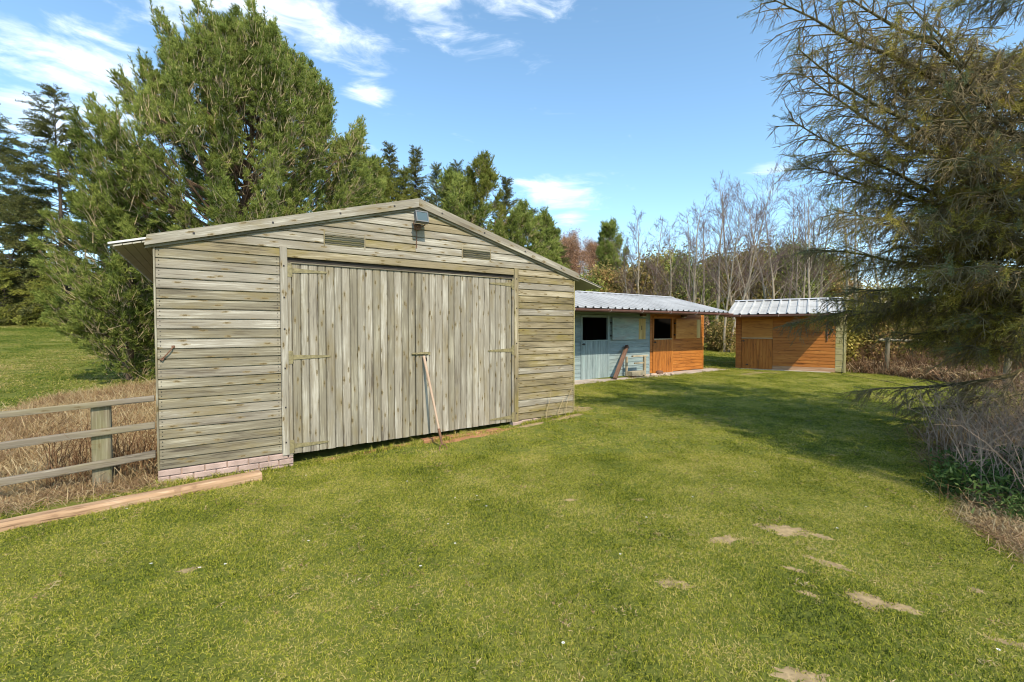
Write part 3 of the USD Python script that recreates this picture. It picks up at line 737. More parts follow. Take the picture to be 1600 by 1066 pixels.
def roof(par, a0, a1, ov, rd, gz, rzz, dep, mat, wsheet=1.16, split=False, pitch=.29):
    """Ribbed sheets from the ridge to the gutter, ridge cap, gutter with clips, fillers in the rib ends, rafters and lining below."""
    run = ov + rd
    dn = nrm([0, -run, gz - rzz]); up = nrm([0, -(rzz - gz), run])
    L_ = np.linalg.norm([run, rzz - gz])
    n_ = max(1, round((a1 - a0) / wsheet)); w = (a1 - a0) / n_
    for k in range(n_):
        p0 = np.array([a0 + k * w, rd, rzz])
        if split:
            obj('roof_sheet', sheet(p0, (1, 0, 0), dn, w - .004, L_ * .53, pitch, .042, up), mat, par)
            obj('roof_sheet', sheet(p0 + dn * L_ * .50 - up * .006, (1, 0, 0), dn, w - .004, L_ * .50, pitch, .042, up), mat, par)
        else:
            obj('roof_sheet', sheet(p0, (1, 0, 0), dn, w - .004, L_, pitch, .042, up), mat, par)
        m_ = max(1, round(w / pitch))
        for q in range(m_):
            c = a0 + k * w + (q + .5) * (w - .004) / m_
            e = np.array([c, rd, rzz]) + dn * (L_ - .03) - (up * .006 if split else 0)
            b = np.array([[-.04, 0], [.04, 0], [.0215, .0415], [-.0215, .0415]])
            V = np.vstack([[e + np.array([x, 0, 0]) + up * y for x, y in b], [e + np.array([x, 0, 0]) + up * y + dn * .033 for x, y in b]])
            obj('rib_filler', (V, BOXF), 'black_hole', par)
    # back slope
    dnb = nrm([0, run, gz - rzz]); upb = nrm([0, rzz - gz, run])
    for k in range(n_):
        obj('roof_sheet', sheet(np.array([a0 + (k + 1) * w, rd + .003, rzz]), (-1, 0, 0), dnb, w - .004, dep - rd + .25, pitch, .042, upb), mat, par)
    obj('ridge_cap', join([extrude([(rd - .16, rzz + .046 - .16 * (rzz - gz) / run + .004), (rd, rzz + .05), (rd, rzz + .056), (rd - .16, rzz + .052 - .16 * (rzz - gz) / run + .004)][::-1], a0, a1, 0, 1, 2),
                           extrude([(rd + .001, rzz + .05), (rd + .17, rzz + .05 - .17 * (rzz - gz) / run), (rd + .17, rzz + .056 - .17 * (rzz - gz) / run), (rd + .001, rzz + .056)], a0, a1, 0, 1, 2)]), 'roof_sheet', par)
    sl = (rzz - gz) / run
    obj('soffit', extrude([(-ov + .06, gz + .05 * sl - .03), (.0, gz + ov * sl - .03), (.0, gz + ov * sl - .012), (-ov + .06, gz + .05 * sl - .012)], a0 + .02, a1 - .02, 0, 1, 2), 'pale_timber', par)
    obj('fascia', box(a0 + .01, a1 - .01, -ov + .025, -ov + .05, gz - .11, gz - .005), 'dark_timber', par)
    # gutter: half pipe
    r1, r2, y0, zc = .058, .054, -ov - .045, gz - .035
    ang = np.linspace(PI, 2 * PI, 10)
    pr = [(y0 + r1 * math.cos(t), zc + r1 * math.sin(t)) for t in ang] + [(y0 + r2 * math.cos(t), zc + r2 * math.sin(t)) for t in ang[::-1]]
    k = len(pr)
    V = np.array([[x, y, z] for x in (a0 - .05, a1 + .05) for y, z in pr])
    F = []
    for i in range(k):
        j = (i + 1) % k
        F += [[i, k + j, j], [i, k + i, k + j]]
    for e, sgn in ((0, 1), (k, -1)):
        for i in range(9):
            F += [[e + i, e + i + 1, e + k - 2 - i], [e + i, e + k - 2 - i, e + k - 1 - i]]
        for i in range(1, 9):
            F += [[e, e + i, e + i + 1]]
    gt = obj('gutter', (V, np.array(F)), 'gutter', par)
    m_ = max(2, round((a1 - a0) / 1.3))
    for q in range(m_):
        a = a0 + (q + .4) * (a1 - a0) / m_
        r3 = .064
        pts = [(a, y0 + r3 * math.cos(t), zc + r3 * math.sin(t)) for t in np.linspace(PI, 2 * PI, 8)] + [(a + .03, y0 + .06, zc + .02)]
        obj('gutter_clip', tube(pts, .009, 5), 'gutter_clip', path(gt))


roof(stable, -.9, 7.0, OV, RD, GZ, RZ, SDEP, 'roof_sheet')
# gable triangle on the right end of the stable
obj('gable', extrude([(.0, 2.14), (SDEP, 2.14), (RD, RZ - .06)], SLEN - .05, SLEN - .008, 0, 1, 2), 'orange_stain', stable)

# concrete strip in front of the stable and shed
def strip(name, o, th, a0, a1, y0, y1, mat, z=.2, label=None):
    c, s = math.cos(th), math.sin(th)
    na = 24
    aa = np.linspace(a0, a1, na)
    V = []
    for i, a in enumerate(aa):
        for y in (y0 + .08 * (meshkit.noise(np.array([[i * .8, 2.0, 0]]))[0] - .5), y1):
            V.append((o[0] + c * a - s * y, o[1] + s * a + c * y, z + .03)); V.append((o[0] + c * a - s * y, o[1] + s * a + c * y, z - .2))
    V = np.array(V)
    F = []
    for i in range(na - 1):
        b = i * 4
        F += [[b, b + 6, b + 4], [b, b + 2, b + 6], [b, b + 4, b + 5], [b, b + 5, b + 1], [b + 2, b + 3, b + 7], [b + 2, b + 7, b + 6]]
    F += [[0, 1, 3], [0, 3, 2]]
    b = (na - 1) * 4
    F += [[b, b + 3, b + 1], [b, b + 2, b + 3]]
    return tag(obj(name, (V, np.array(F)), mat), kind='structure')


strip('concrete_path', SO, TS, -.5, 7.7, -.62, -.0, 'concrete')

# ------------------------------------------------------------------ right hand shed
T2 = -.5836
HO = np.array([8.62, 17.52, .2])
shed = thing('field_shed', 'small orange stained timber shed with pale ribbed roof beside the spruce branches', 'shed', HO, T2)
obj('side_wall', box(.004, .05, .05, 2.5, .02, 2.1, 'y'), 'orange_stain', shed)
obj('side_wall', box(3.38, 3.43, .05, 2.5, .02, 2.1, 'y'), 'yellow_board', shed)
obj('back_wall', box(0, 3.43, 2.5, 2.55, .02, 2.1), 'orange_stain', shed)
for a0, a1 in ((.004, .05), (3.38, 3.43)):
    obj('gable', extrude([(-.0, 2.1), (2.5, 2.1), (1.2, 2.60)], a0, a1, 0, 1, 2), 'yellow_board', shed)
clad(shed, .0, .2, .03, 2.14, 'orange_stain'); clad(shed, 1.235, 3.13, .17, 2.14, 'orange_stain'); clad(shed, .2, 1.235, 1.93, 2.14, 'orange_stain')
clad(shed, 3.135, 3.36, .04, 2.14, 'yellow_board', .2)
obj('corner_board', box(3.365, 3.435, -.028, .04, .02, 2.14, 'z'), 'yellow_board', shed)
obj('kick_board', box(1.235, 3.13, -.03, .03, .02, .165, 'x'), 'faded_board', shed)
ud = obj('upper_door', box(.205, 1.23, -.03, .02, 1.16, 1.925, 'x'), 'orange_panel', shed)
obj('strip', box(.205, 1.23, -.036, -.031, 1.165, 1.2), 'pale_timber', path(ud))
ld = obj('lower_door', box(.205, 1.23, .0, .02, .03, 1.145), 'orange_stain', shed)
vboards(path(ld), .21, 1.225, .03, 1.145, 'orange_stain', 10)
obj('bolt', join([box(.2, .33, -.05, -.03, 1.06, 1.085), box(.26, .28, -.06, -.03, 1.04, 1.1)]), 'dark_metal', path(ld))
obj('latch', box(.36, .44, -.05, -.03, .16, .2), 'dark_metal', path(ld))
wn = obj('window_shutter', box(2.30, 2.88, -.034, .0, 1.50, 1.87, 'x'), 'orange_panel', shed)
obj('frame', join([box(2.27, 2.298, -.04, .0, 1.47, 1.9, 'z'), box(2.882, 2.91, -.04, .0, 1.1, 1.9, 'z'), box(2.298, 2.882, -.04, .0, 1.872, 1.9)]), 'dark_timber', path(wn))
hk = obj('iron_hook', join([tube([(2.86, -.03, 1.30), (2.95, -.05, 1.34), (3.02, -.06, 1.42), (3.05, -.05, 1.5)], .016, 6), box(2.99, 3.07, -.04, -.015, 1.44, 1.53)]), 'dark_metal', shed)
roof(shed, -.2, 3.36, 1.0, 1.2, 2.06, 2.64, 2.5, 'roof_worn', 1.18, True, .295)
for (y0, y1) in ((-1.02, 1.2), (1.2, 2.9)):
    s = 1 if y0 < 0 else -1
    zf = lambda y: 2.64 + .03 - abs(y - 1.2) * (.58 / 2.2)
    obj('barge_board', extrude([(y0, zf(y0) - .1), (y1, zf(y1) - .1), (y1, zf(y1) + .04), (y0, zf(y0) + .04)], 3.372, 3.40, 0, 1, 2), 'yellow_board' if y0 < 0 else 'dark_timber', shed)
obj('sill_plank', box(-.05, 1.6, -.10, -.035, -.03, .028), 'pale_board', shed)
obj('sill_plank', box(1.62, 3.0, -.16, -.04, -.03, .03), 'pale_board', shed)

# clutter before the blue half: leaning baulk, little timber frame, stones
def st_pt(a, y, z=0.0): c, s = math.cos(TS), math.sin(TS); return SO + np.array([c * a - s * y, s * a + c * y, z])


a0, a1 = st_pt(1.86, -.55, .05), st_pt(2.92, -.09, .98)
dv = nrm(a1 - a0)
bl = box(0, np.linalg.norm(a1 - a0), -.05, .05, -.055, .055, 'x', .01)
ax1 = nrm(np.cross([0, 0, 1], dv)); Rm = np.stack([dv, ax1, np.cross(dv, ax1)], 1)
tag(obj('timber_baulk', rot(bl, Rm, a0), 'dark_timber'), 'thick brown timber baulk leaning on the blue stable wall', 'baulk')
fr = thing('wooden_stand', 'small pale wooden stand before the blue stable wall', 'stand', SO, TS)
obj('leg', box(3.27, 3.35, -.50, -.43, .03, .66, 'z'), 'pale_timber', fr)
obj('leg', box(2.78, 2.84, -.20, -.14, .03, .66, 'z'), 'pale_timber', fr)
obj('top_rail', box(2.74, 3.42, -.50, -.42, .662, .71), 'pale_timber', fr)
obj('mid_rail', box(2.84, 3.268, -.47, -.44, .44, .49), 'pale_timber', fr)
obj('base_board', box(2.62, 3.26, -.56, -.36, .09, .22), 'pale_timber', fr)
obj('base_block', box(2.66, 2.86, -.52, -.40, .03, .088), 'dark_timber', fr)


def stone_mesh(r, sd, flat=.6):
    import trimesh
    m = trimesh.creation.icosphere(2, 1.0)
    v = m.vertices * (1 + .5 * (meshkit.fbm(m.vertices * 1.4 + sd * 7.1, 3, sd) - .5))[:, None]
    v = np.sign(v) * np.abs(v) ** .8 * np.array([1, .75, flat]) * r
    return v, m.faces


for i, (a, y, r, lab) in enumerate(((3.62, -.55, .09, 'pale pinkish rubble stone beside the small frame on the concrete strip'), (3.80, -.50, .075, 'second rubble stone from the frame on the concrete strip'), (3.97, -.60, .06, 'small whitish rubble stone near the blue and orange divide'), (4.18, -.62, .07, 'flat rubble stone before the blue and orange divide'), (4.45, -.66, .06, 'rightmost small rubble stone at the orange stable door'), (4.38, -.22, .12, 'dark brown lump of rubble against the orange wall foot'))):
    p = st_pt(a, y, .03 + r * .4)
    V, F = stone_mesh(r, i + 3)
    tag(obj('rubble_stone', (V @ rz(i * 1.3).T + p, F), 'stone' if i < 5 else 'rust'), lab, 'stone')

# fence posts on the right with a rail
rf = thing('wire_fence', 'old mossy fence posts with a single rail in the right hedge', 'fence')
for (x, y, hgt, r) in ((12.64, 15.33, 1.22, .075), (12.53, 11.5, 1.05, .075), (14.5, 14.2, 1.1, .06)):
    b = on(x, y)
    obj('post', tube([b + [0, 0, -.2], b + [.01, 0, hgt * .5], b + [.03, 0, hgt]], [r, r * .95, r * .85], 9), 'post_wood', rf, True)
obj('rail', tube([on(12.5, 15.5) + [0, 0, 1.14], on(13.3, 14.9) + [0, 0, 1.13], on(14.6, 14.1) + [0, 0, 1.08]], [.04, .038, .035], 7), 'pale_timber', rf, True)

# ================================================================== vegetation
# ---- sprig prototypes -------------------------------------------------------
def blades(base, d, ln, wd, rng, bend=.0, two=False):
    """Thin triangles (or bent two-piece blades) from base along d."""
    N = len(base)
    d = nrm(d)
    side = nrm(np.cross(d, rng.normal(size=(N, 3))))
    ln, wd = np.broadcast_to(ln, N)[:, None], np.broadcast_to(wd, N)[:, None]
    if not two:
        V = np.stack([base - side * wd / 2, base + side * wd / 2, base + d * ln], 1).reshape(-1, 3)
        return V, np.arange(3 * N).reshape(-1, 3), np.repeat(np.stack([rng.random(N), rng.random(N)], 1), 3, 0)
    mid = base + d * ln * .55
    d2 = nrm(d + np.array([0, 0, -1.0]) * bend + rng.normal(size=(N, 3)) * .15)
    V = np.stack([base - side * wd / 2, base + side * wd / 2, mid + side * wd * .38, mid - side * wd * .38, mid + d2 * ln * .5], 1).reshape(-1, 3)
    o = np.arange(N)[:, None] * 5
    F = np.concatenate([o + [0, 1, 2], o + [0, 2, 3], o + [3, 2, 4]])
    return V, F, np.repeat(np.stack([rng.random(N), rng.random(N)], 1), 5, 0)


def pine_sprig(sd, shoots=5, nn=28, nl=.062, nw=.0095, ls=.17):
    rng = np.random.default_rng(sd)
    B, D = [], []
    for k in range(shoots):
        a = rng.uniform(0, 2 * PI); sp = rng.uniform(.1, 1.0)
        d = nrm(np.array([1.0, sp * math.cos(a), sp * math.sin(a)]))
        t = rng.uniform(.15, 1.0, nn)
        p = np.array([-.05, 0, 0]) + d * ls * rng.uniform(.7, 1.15) * t[:, None]
        r = nrm(rng.normal(size=(nn, 3)))
        B.append(p); D.append(nrm(d * rng.uniform(.6, 1.2, nn)[:, None] + r * .62))
    return blades(np.vstack(B), np.vstack(D), rng.uniform(.7, 1.2, shoots * nn) * nl, nw, rng)


def spruce_frond(sd, side=9, nw=.016, dens=7, droop=.25):
    """A flat spray one metre long: main twig, side twigs, short needles."""
    rng = np.random.default_rng(sd)
    tw = [(np.zeros(3), np.array([1.0, 0, 0]), 1.0)]
    for k in range(side):
        t = (k + .7) / (side + .6)
        for s in (-1, 1):
            if rng.random() < .85:
                tw.append((np.array([t, 0, 0]), nrm([.75, s * .7, -droop * rng.uniform(0, 1.6)]), .42 * (1.05 - t) ** .7 * rng.uniform(.6, 1.15)))
    B, D, W = [], [], []
    for p, d, ln in tw:
        m = max(3, int(dens * ln * 3.2))
        t = rng.uniform(.05, 1, m)
        B.append(p + d * (ln * t)[:, None]); D.append(nrm(d * .8 + nrm(rng.normal(size=(m, 3))) * .75)); W.append(np.full(m, 1.0))
    B, D = np.vstack(B), np.vstack(D)
    return blades(B, D, rng.uniform(.09, .16, len(B)), nw * 1.4, rng)


def leaf_sprig(sd, n_=26, lw=.03, ll=.05, spread=.28):
    rng = np.random.default_rng(sd)
    B = rng.normal(size=(n_, 3)) * spread * .5 + np.array([.15, 0, 0])
    D = nrm(rng.normal(size=(n_, 3)) + np.array([.5, 0, 0]))
    return blades(B, D, rng.uniform(.7, 1.3, n_) * ll, lw, rng, .3, True)


# ---- generic trees ----------------------------------------------------------
def put_foliage(parent, name, protos, mat, P, D, S, rng):
    P, D, S = np.array(P), np.array(D), np.array(S)
    q = quats(D, rng.uniform(0, 2 * PI, len(P)))
    return tag(instancer(name, protos, mat, P, q, S, rng.integers(0, len(protos), len(P)), parent), kind='stuff')


PINE_SPRIGS = [pine_sprig(i) for i in range(4)]
PINE_COARSE = [pine_sprig(20 + i, 3, 24, .09, .018, .26) for i in range(3)]
FRONDS = [spruce_frond(i, nw=.042, dens=5) for i in range(3)]


def pine(label, base, height, profile, K, per, mat='pine_needle', seed=1, bark='bark_pine', lean=(0, 0), sprigs=None, group=None, size=1.0, lobe_r=.75, name='pine_tree', cat='pine tree', spire=.62, trunk_r=.19):
    """A tree of rounded lobes held on limbs. profile: (height share, radius) pairs."""
    rng = np.random.default_rng(seed)
    x0, y0, z0 = base
    t = thing(name, label, cat, base, 0, group)
    axis = lambda z: np.stack([lean[0] * z / height + .15 * np.sin(z * .7 + seed), lean[1] * z / height + .15 * np.cos(z * .6), z], -1)
    zz = np.linspace(-.4, height * .97, 22)
    obj('trunk', tube(axis(zz), np.maximum(trunk_r * (1 - np.clip(zz / height, 0, 1)) ** .8, .012), 9), bark, t, True)
    ph, pr = np.array([p[0] for p in profile]), np.array([p[1] for p in profile])
    A_, B_, RA, RB, P, D, S = [], [], [], [], [], [], []
    limbs = []
    for k in range(K):
        u = (k + rng.random()) / K
        zf = ph[0] + (ph[-1] - ph[0]) * (1 - (1 - u) ** 1.25)
        R = np.interp(zf, ph, pr)
        az = k * 2.39996 + rng.uniform(-.5, .5)
        rr = R * math.sqrt(rng.uniform(.08, 1.0)) * rng.uniform(.9, 1.1)
        C = axis(np.array(zf * height)) + np.array([math.cos(az) * rr, math.sin(az) * rr, rng.uniform(-.25, .25)])
        st = axis(np.array(max(zf * height - rr * rng.uniform(.35, .8), .25 * height * .3)))
        o = nrm(C - st)
        mid = (st + C) / 2 + np.array([0, 0, -.12 * rr])
        path_ = bez(st, mid, C, 6)
        rad = np.linspace(.012 + .012 * rr, .009, 6)
        limbs.append((path_, rad))
        tall = zf > spire
        m = int(per * rng.uniform(.7, 1.25) * (.8 if tall else 1))
        lr = lobe_r * rng.uniform(.75, 1.25) * (.75 if tall else 1)
        e = nrm(o * (1.0 if not tall else .45) + np.array([0, 0, .75 if not tall else 1.1]) + rng.normal(size=3) * .18)
        w_ = rng.uniform(-.75, 1.0, m)
        off = e * (w_ * lr * 1.25)[:, None] + nrm(rng.normal(size=(m, 3))) * (lr * .55 * (1.05 - np.abs(w_)) * rng.uniform(.3, 1, m) + .05)[:, None]
        p = C + off
        d = nrm(nrm(off) * .45 + e * .9 + rng.normal(size=(m, 3)) * .28)
        P.append(p); D.append(d); S.append(rng.uniform(.6, 1.45, m) * size)
        stt = p - d * rng.uniform(.12, .4, m)[:, None] + rng.normal(size=(m, 3)) * .03
        A_.append(stt); B_.append(p + d * .05); RA.append(np.full(m, .008)); RB.append(np.full(m, .004))
        if tall:                                   # candles that stand out of the top
            c = int(2 + 3 * rng.random())
            q = C + rng.normal(size=(c, 3)) * np.array([.3, .3, .12]) * lr
            for v in q:
                hh = rng.uniform(.5, 1.1) * lr * 1.3
                dd = nrm(np.array([o[0] * .25, o[1] * .25, 1]) + rng.normal(size=3) * .1)
                j = int(5 + 5 * rng.random())
                tt = np.linspace(.2, 1, j)
                P.append(v + dd * (hh * tt)[:, None]); D.append(nrm(dd + rng.normal(size=(j, 3)) * .25)); S.append(np.linspace(1.0, .7, j) * size * .8)
                A_.append([v]); B_.append([v + dd * hh]); RA.append([.012]); RB.append([.004])
    lv = [segs(p[:-1], p[1:], r[:-1], r[1:], 5) for p, r in limbs]
    tag(obj('limbs', join(lv), bark, t), kind='stuff')
    tag(obj('twigs', segs(np.vstack(A_), np.vstack(B_), np.concatenate(RA), np.concatenate(RB)), 'twig_pale', t), kind='stuff')
    put_foliage(t, 'crown', sprigs or PINE_SPRIGS, mat, np.vstack(P), np.vstack(D), np.concatenate(S), rng)
    return t


def spruce(label, base, height, lmax, seed, mat='spruce_needle', z0=.06, step=.42, per=5, name='spruce_tree', cat='spruce tree', group=None, droop=.28, gap=.15, fs=.75, lean=(0, 0), power=.75, bare=False, trunk_r=None, flat=1.0):
    """A tree of whorled boughs with hanging sprays."""
    rng = np.random.default_rng(seed)
    t = thing(name, label, cat, base, 0, group)
    tr = trunk_r or .012 * height
    axis = lambda z: np.stack([lean[0] * np.clip(z / height, 0, 1) ** 1.3 + .05 * np.sin(z + seed), lean[1] * z / height, z], -1)
    zz = np.linspace(-.5, height, 20)
    obj('trunk', tube(axis(zz), np.maximum(tr * (1 - np.clip(zz, 0, None) / height), .008), 7), 'bark_dark', t, True)
    P, D, S, A_, B_, RA, RB = [], [], [], [], [], [], []
    z = z0 * height
    while z < height * .985:
        u = (z / height - z0) / (1 - z0)
        for k in range(per):
            if rng.random() < gap:
                continue
            az = rng.uniform(0, 2 * PI)
            ln = max(lmax * (1 - u) ** power * rng.uniform(.55, 1.12), .22)
            dh = np.array([math.cos(az), math.sin(az), 0])
            rise = .15 + .9 * u * u
            st = axis(np.array(z + rng.uniform(-.15, .15)))
            tip = st + dh * ln + np.array([0, 0, ln * (rise - droop)])
            mid = st + dh * ln * .55 + np.array([0, 0, ln * (rise * .7 - droop * .2)])
            pts = bez(st, mid, tip, 6)
            r = np.linspace(.010 + .008 * ln, .005, 6)
            A_.append(pts[:-1]); B_.append(pts[1:]); RA.append(r[:-1]); RB.append(r[1:])
            m = max(4, int(ln * 6.0 * (1 if not bare else .25)))
            tt = rng.uniform(.18, 1, m); tt[0] = .97
            pp = np.stack([np.interp(tt, np.linspace(0, 1, 6), pts[:, i]) for i in range(3)], 1)
            dd = nrm(np.stack([np.interp(tt, np.linspace(0, 1, 5), (pts[1:] - pts[:-1])[:, i]) for i in range(3)], 1))
            sd = np.cross(dd, [0, 0, 1.0]) * rng.choice([-1, 1], m)[:, None] * (rng.uniform(.2, 1.1, m) * (tt < .95))[:, None]
            d = nrm(dd + sd + np.array([0, 0, -1]) * rng.uniform(0, .9, m)[:, None] * (1 - .7 * u) + rng.normal(size=(m, 3)) * .25)
            P.append(pp - d * .1); D.append(d); S.append(fs * rng.uniform(.55, 1.1, m) * (.7 + .3 * (1 - u)) * min(1, .55 + ln / 2))
        z += step * rng.uniform(.75, 1.25) * (1 - .35 * u)
    tag(obj('boughs', segs(np.vstack(A_), np.vstack(B_), np.concatenate(RA), np.concatenate(RB), 4), 'bark_dark', t), kind='stuff')
    put_foliage(t, 'crown', FRONDS, mat, np.vstack(P), np.vstack(D), np.concatenate(S), rng)
    return t


def bare_tree(label, base, height, seed, bark='bark_birch', twig='twig_purple', spread=.22, levels=4, name='birch_tree', cat='birch tree', group=None, lean=(0, 0), r0=None, z0=.18, nb=26, twig_r=.006, leafmat=None, stems=1, m1=8, m2=5, leaf=1.0):
    """A leafless tree: stem, limbs, branches and twigs."""
    rng = np.random.default_rng(seed)
    t = thing(name, label, cat, base, 0, group)
    A1, B1, R1, Q1, A2, B2, R2, Q2 = [], [], [], [], [], [], [], []
    P, D = [], []
    for s in range(stems):
        a = rng.uniform(0, 2 * PI)
        D.append(nrm([lean[0] / height + (.16 * math.cos(a) if stems > 1 else 0), lean[1] / height + (.16 * math.sin(a) if stems > 1 else 0), 1.0]))
        P.append([0.12 * math.cos(a) * (stems > 1), .12 * math.sin(a) * (stems > 1), -.3])
    P, D = np.array(P), np.array(D)
    Ln = height * np.where(np.arange(stems) == 0, 1, rng.uniform(.7, .95, stems))
    R = np.full(stems, (r0 or .0095 * height) * (1 if stems == 1 else .7))
    tips = None
    for lev in range(levels):                      # all shoots of one order at a time
        N, k = len(P), 6 if lev == 0 else (5 if lev == 1 else 3)
        pts, d = [P], D
        for i in range(k):
            d = nrm(d + rng.normal(size=(N, 3)) * (.05 if lev == 0 else .13) + np.array([0, 0, .02 if lev == 0 else .07]))
            pts.append(pts[-1] + d * (Ln / k)[:, None])
        pts = np.stack(pts, 1)
        rr = R[:, None] + (np.maximum(R * (.25 if lev else .12), twig_r * .7) - R)[:, None] * np.linspace(0, 1, k + 1)[None]
        A, B, RA, RB = (A1, B1, R1, Q1) if lev < 2 else (A2, B2, R2, Q2)
        A.append(pts[:, :-1].reshape(-1, 3)); B.append(pts[:, 1:].reshape(-1, 3)); RA.append(rr[:, :-1].ravel()); RB.append(rr[:, 1:].ravel())
        if lev + 1 >= levels:
            tips = np.concatenate([pts[:, -1], pts[:, -2]])
            break
        m = (nb, m1, m2)[min(lev, 2)]
        lo = z0 if lev == 0 else .25
        u = lo + (1 - lo) * (np.arange(m)[None] + rng.random((N, m))) / m
        i0 = np.minimum((u * k).astype(int), k - 1)
        f = (u * k - i0)[..., None]
        n_ = np.arange(N)[:, None]
        q = pts[n_, i0] * (1 - f) + pts[n_, i0 + 1] * f
        dd = nrm(pts[n_, i0 + 1] - pts[n_, i0])
        a = rng.uniform(0, 2 * PI, (N, m))
        sd = nrm(np.cross(dd, np.stack([np.cos(a), np.sin(a), np.full_like(a, .3)], -1)))
        nd = nrm(dd * rng.uniform(.75, 1.25, (N, m, 1)) + sd * rng.uniform(.5, 1.0, (N, m, 1)))
        l2 = height * spread * (1.15 - u) ** .55 * rng.uniform(.6, 1.15, (N, m)) if lev == 0 else Ln[:, None] * .43 * rng.uniform(.6, 1.2, (N, m))
        R = np.maximum((R[:, None] * (1 - .8 * u)) * (.30 if lev == 0 else .42), twig_r).ravel()
        P, D, Ln = q.reshape(-1, 3), nd.reshape(-1, 3), l2.ravel()
    obj('trunk', segs(np.vstack(A1), np.vstack(B1), np.concatenate(R1), np.concatenate(Q1), 6), bark, t)
    tag(obj('twigs', segs(np.vstack(A2), np.vstack(B2), np.concatenate(R2), np.concatenate(Q2), 3), twig, t), kind='stuff')
    if leafmat:
        tp = tips
        d = nrm(rng.normal(size=tp.shape) + [0, 0, .4])
        put_foliage(t, 'crown', [leaf_sprig(i, 18, .05, .085, .5) for i in range(3)], leafmat, tp, d, leaf * rng.uniform(.7, 1.4, len(tp)), rng)
    return t


# the big pine behind the barn
pine('big bushy Scots pine rising behind the left half of the barn', on(-7.9, 13.4), 9.35,
     [(.16, 2.5), (.3, 3.3), (.5, 3.45), (.66, 3.3), (.79, 2.85), (.89, 2.1), (.96, 1.2), (1.0, .5)], 380, 54, seed=3, lean=(.3, 0))
pine('low spreading pine with bluish tufts at the left rear corner of the barn', on(-9.75, 11.6), 4.6, [(.10, .8), (.35, 1.15), (.6, 1.1), (.85, .7), (1.0, .2)], 46, 62, seed=5, spire=.95, trunk_r=.09)
pine('dark young pine just right of the big bushy pine', on(-5.6, 17.2), 7.0, [(.2, 1.6), (.5, 1.7), (.75, 1.1), (.92, .6), (1, .2)], 54, 60, seed=8, trunk_r=.12)

# left: dark conifers at the far edge of the field
spruce('dark drooping spruce at the left edge beyond the field', on(-34.2, 30.0), 14.6, 4.4, 11, droop=.45, gap=.22, fs=1.05, z0=.02, per=8, step=.5)
spruce('tall dark spruce standing left of the big pine with pale clouds behind it', on(-29.0, 29.6), 15.4, 3.9, 12, droop=.30, gap=.2, fs=1.05, z0=.05, lean=(-.4, 0), per=8, step=.5)
spruce('thin nearly bare larch right of the tall dark spruce', on(-26.6, 29.9), 13.4, 1.6, 13, mat='dry_needle', bare=True, fs=.5, z0=.12, name='larch_tree', cat='larch tree')
spruce('dark spruce with a leaning trunk below the tall left spruce', on(-31.6, 28.2), 6.8, 3.0, 14, fs=1.0, z0=.05, lean=(1.6, 0), gap=.25)
for i, (x, y, h_, lab, mt) in enumerate(((-33.5, 27.6, 3.2, 'low dark green conifer bush at the left picture edge beyond the field', 'spruce_needle'), (-30.3, 27.2, 3.0, 'low yellow green conifer bush between the leaning trunk and the left edge', 'gold_needle'), (-27.2, 27.8, 3.8, 'taller yellow green conifer bush under the tall dark spruce', 'gold_needle'), (-24.2, 28.2, 3.4, 'dark conifer bush nearest the pine branches at the field edge', 'spruce_needle'), (-36.0, 28.6, 4.6, 'dark young spruce mostly outside the left picture edge', 'spruce_needle'))):
    spruce(lab, on(x, y), h_, 2.0, 30 + i, mat=mt, z0=.02, step=.3, per=7, fs=.95, droop=.3, name='conifer_bush', cat='conifer bush', gap=.05, power=.5)

# row of conifers behind the barn, left to right
for i, (px, Y, top, w, mt, lab) in enumerate((
        (556, 25.0, 222, 1.5, 'spruce_needle', 'dark slim spruce touching the right side of the big pine'),
        (612, 24.0, 231, 1.25, 'spruce_needle', 'slim spruce, first pointed top right of the big pine'),
        (652, 25.0, 236, 1.5, 'spruce_needle', 'pointed spruce straight above the floodlight, tallest of the row behind the roof'),
        (684, 26.5, 262, 1.3, 'blue_needle', 'greyish spruce top between the floodlight and the bushy yellow conifer'),
        (714, 26.0, 256, 1.4, 'blue_needle', 'grey blue spruce with thin leader left of the bushy yellow conifer'),
        (790, 27.0, 283, 1.5, 'spruce_needle', 'dark spruce peeping out right above the bushy yellow conifer'),
        (868, 26.0, 362, 1.3, 'spruce_needle', 'last small dark spruce of the row above the right end of the barn roof'),
        (632, 23.0, 268, 1.3, 'gold_needle', 'yellow green spruce low between two pointed tops behind the barn ridge'),
        (700, 23.5, 292, 1.6, 'blue_needle', 'blue grey spruce showing just above the barn ridge'),
        (733, 24.5, 272, 1.3, 'spruce_needle', 'dark narrow spruce touching the left side of the bushy yellow conifer'), (832, 25.5, 334, 1.3, 'spruce_needle', 'dark spruce top between the two green pines above the right roof slope'))):
    x = (px - 800) / 711 * Y
    b = on(x, Y)
    spruce(lab, b, CAM_H + (513 - top) / 711 * Y - b[2], w * 1.5, 50 + i, mat=mt, z0=.1, step=.26, fs=.72, droop=.12, gap=.06, per=9, power=.85)
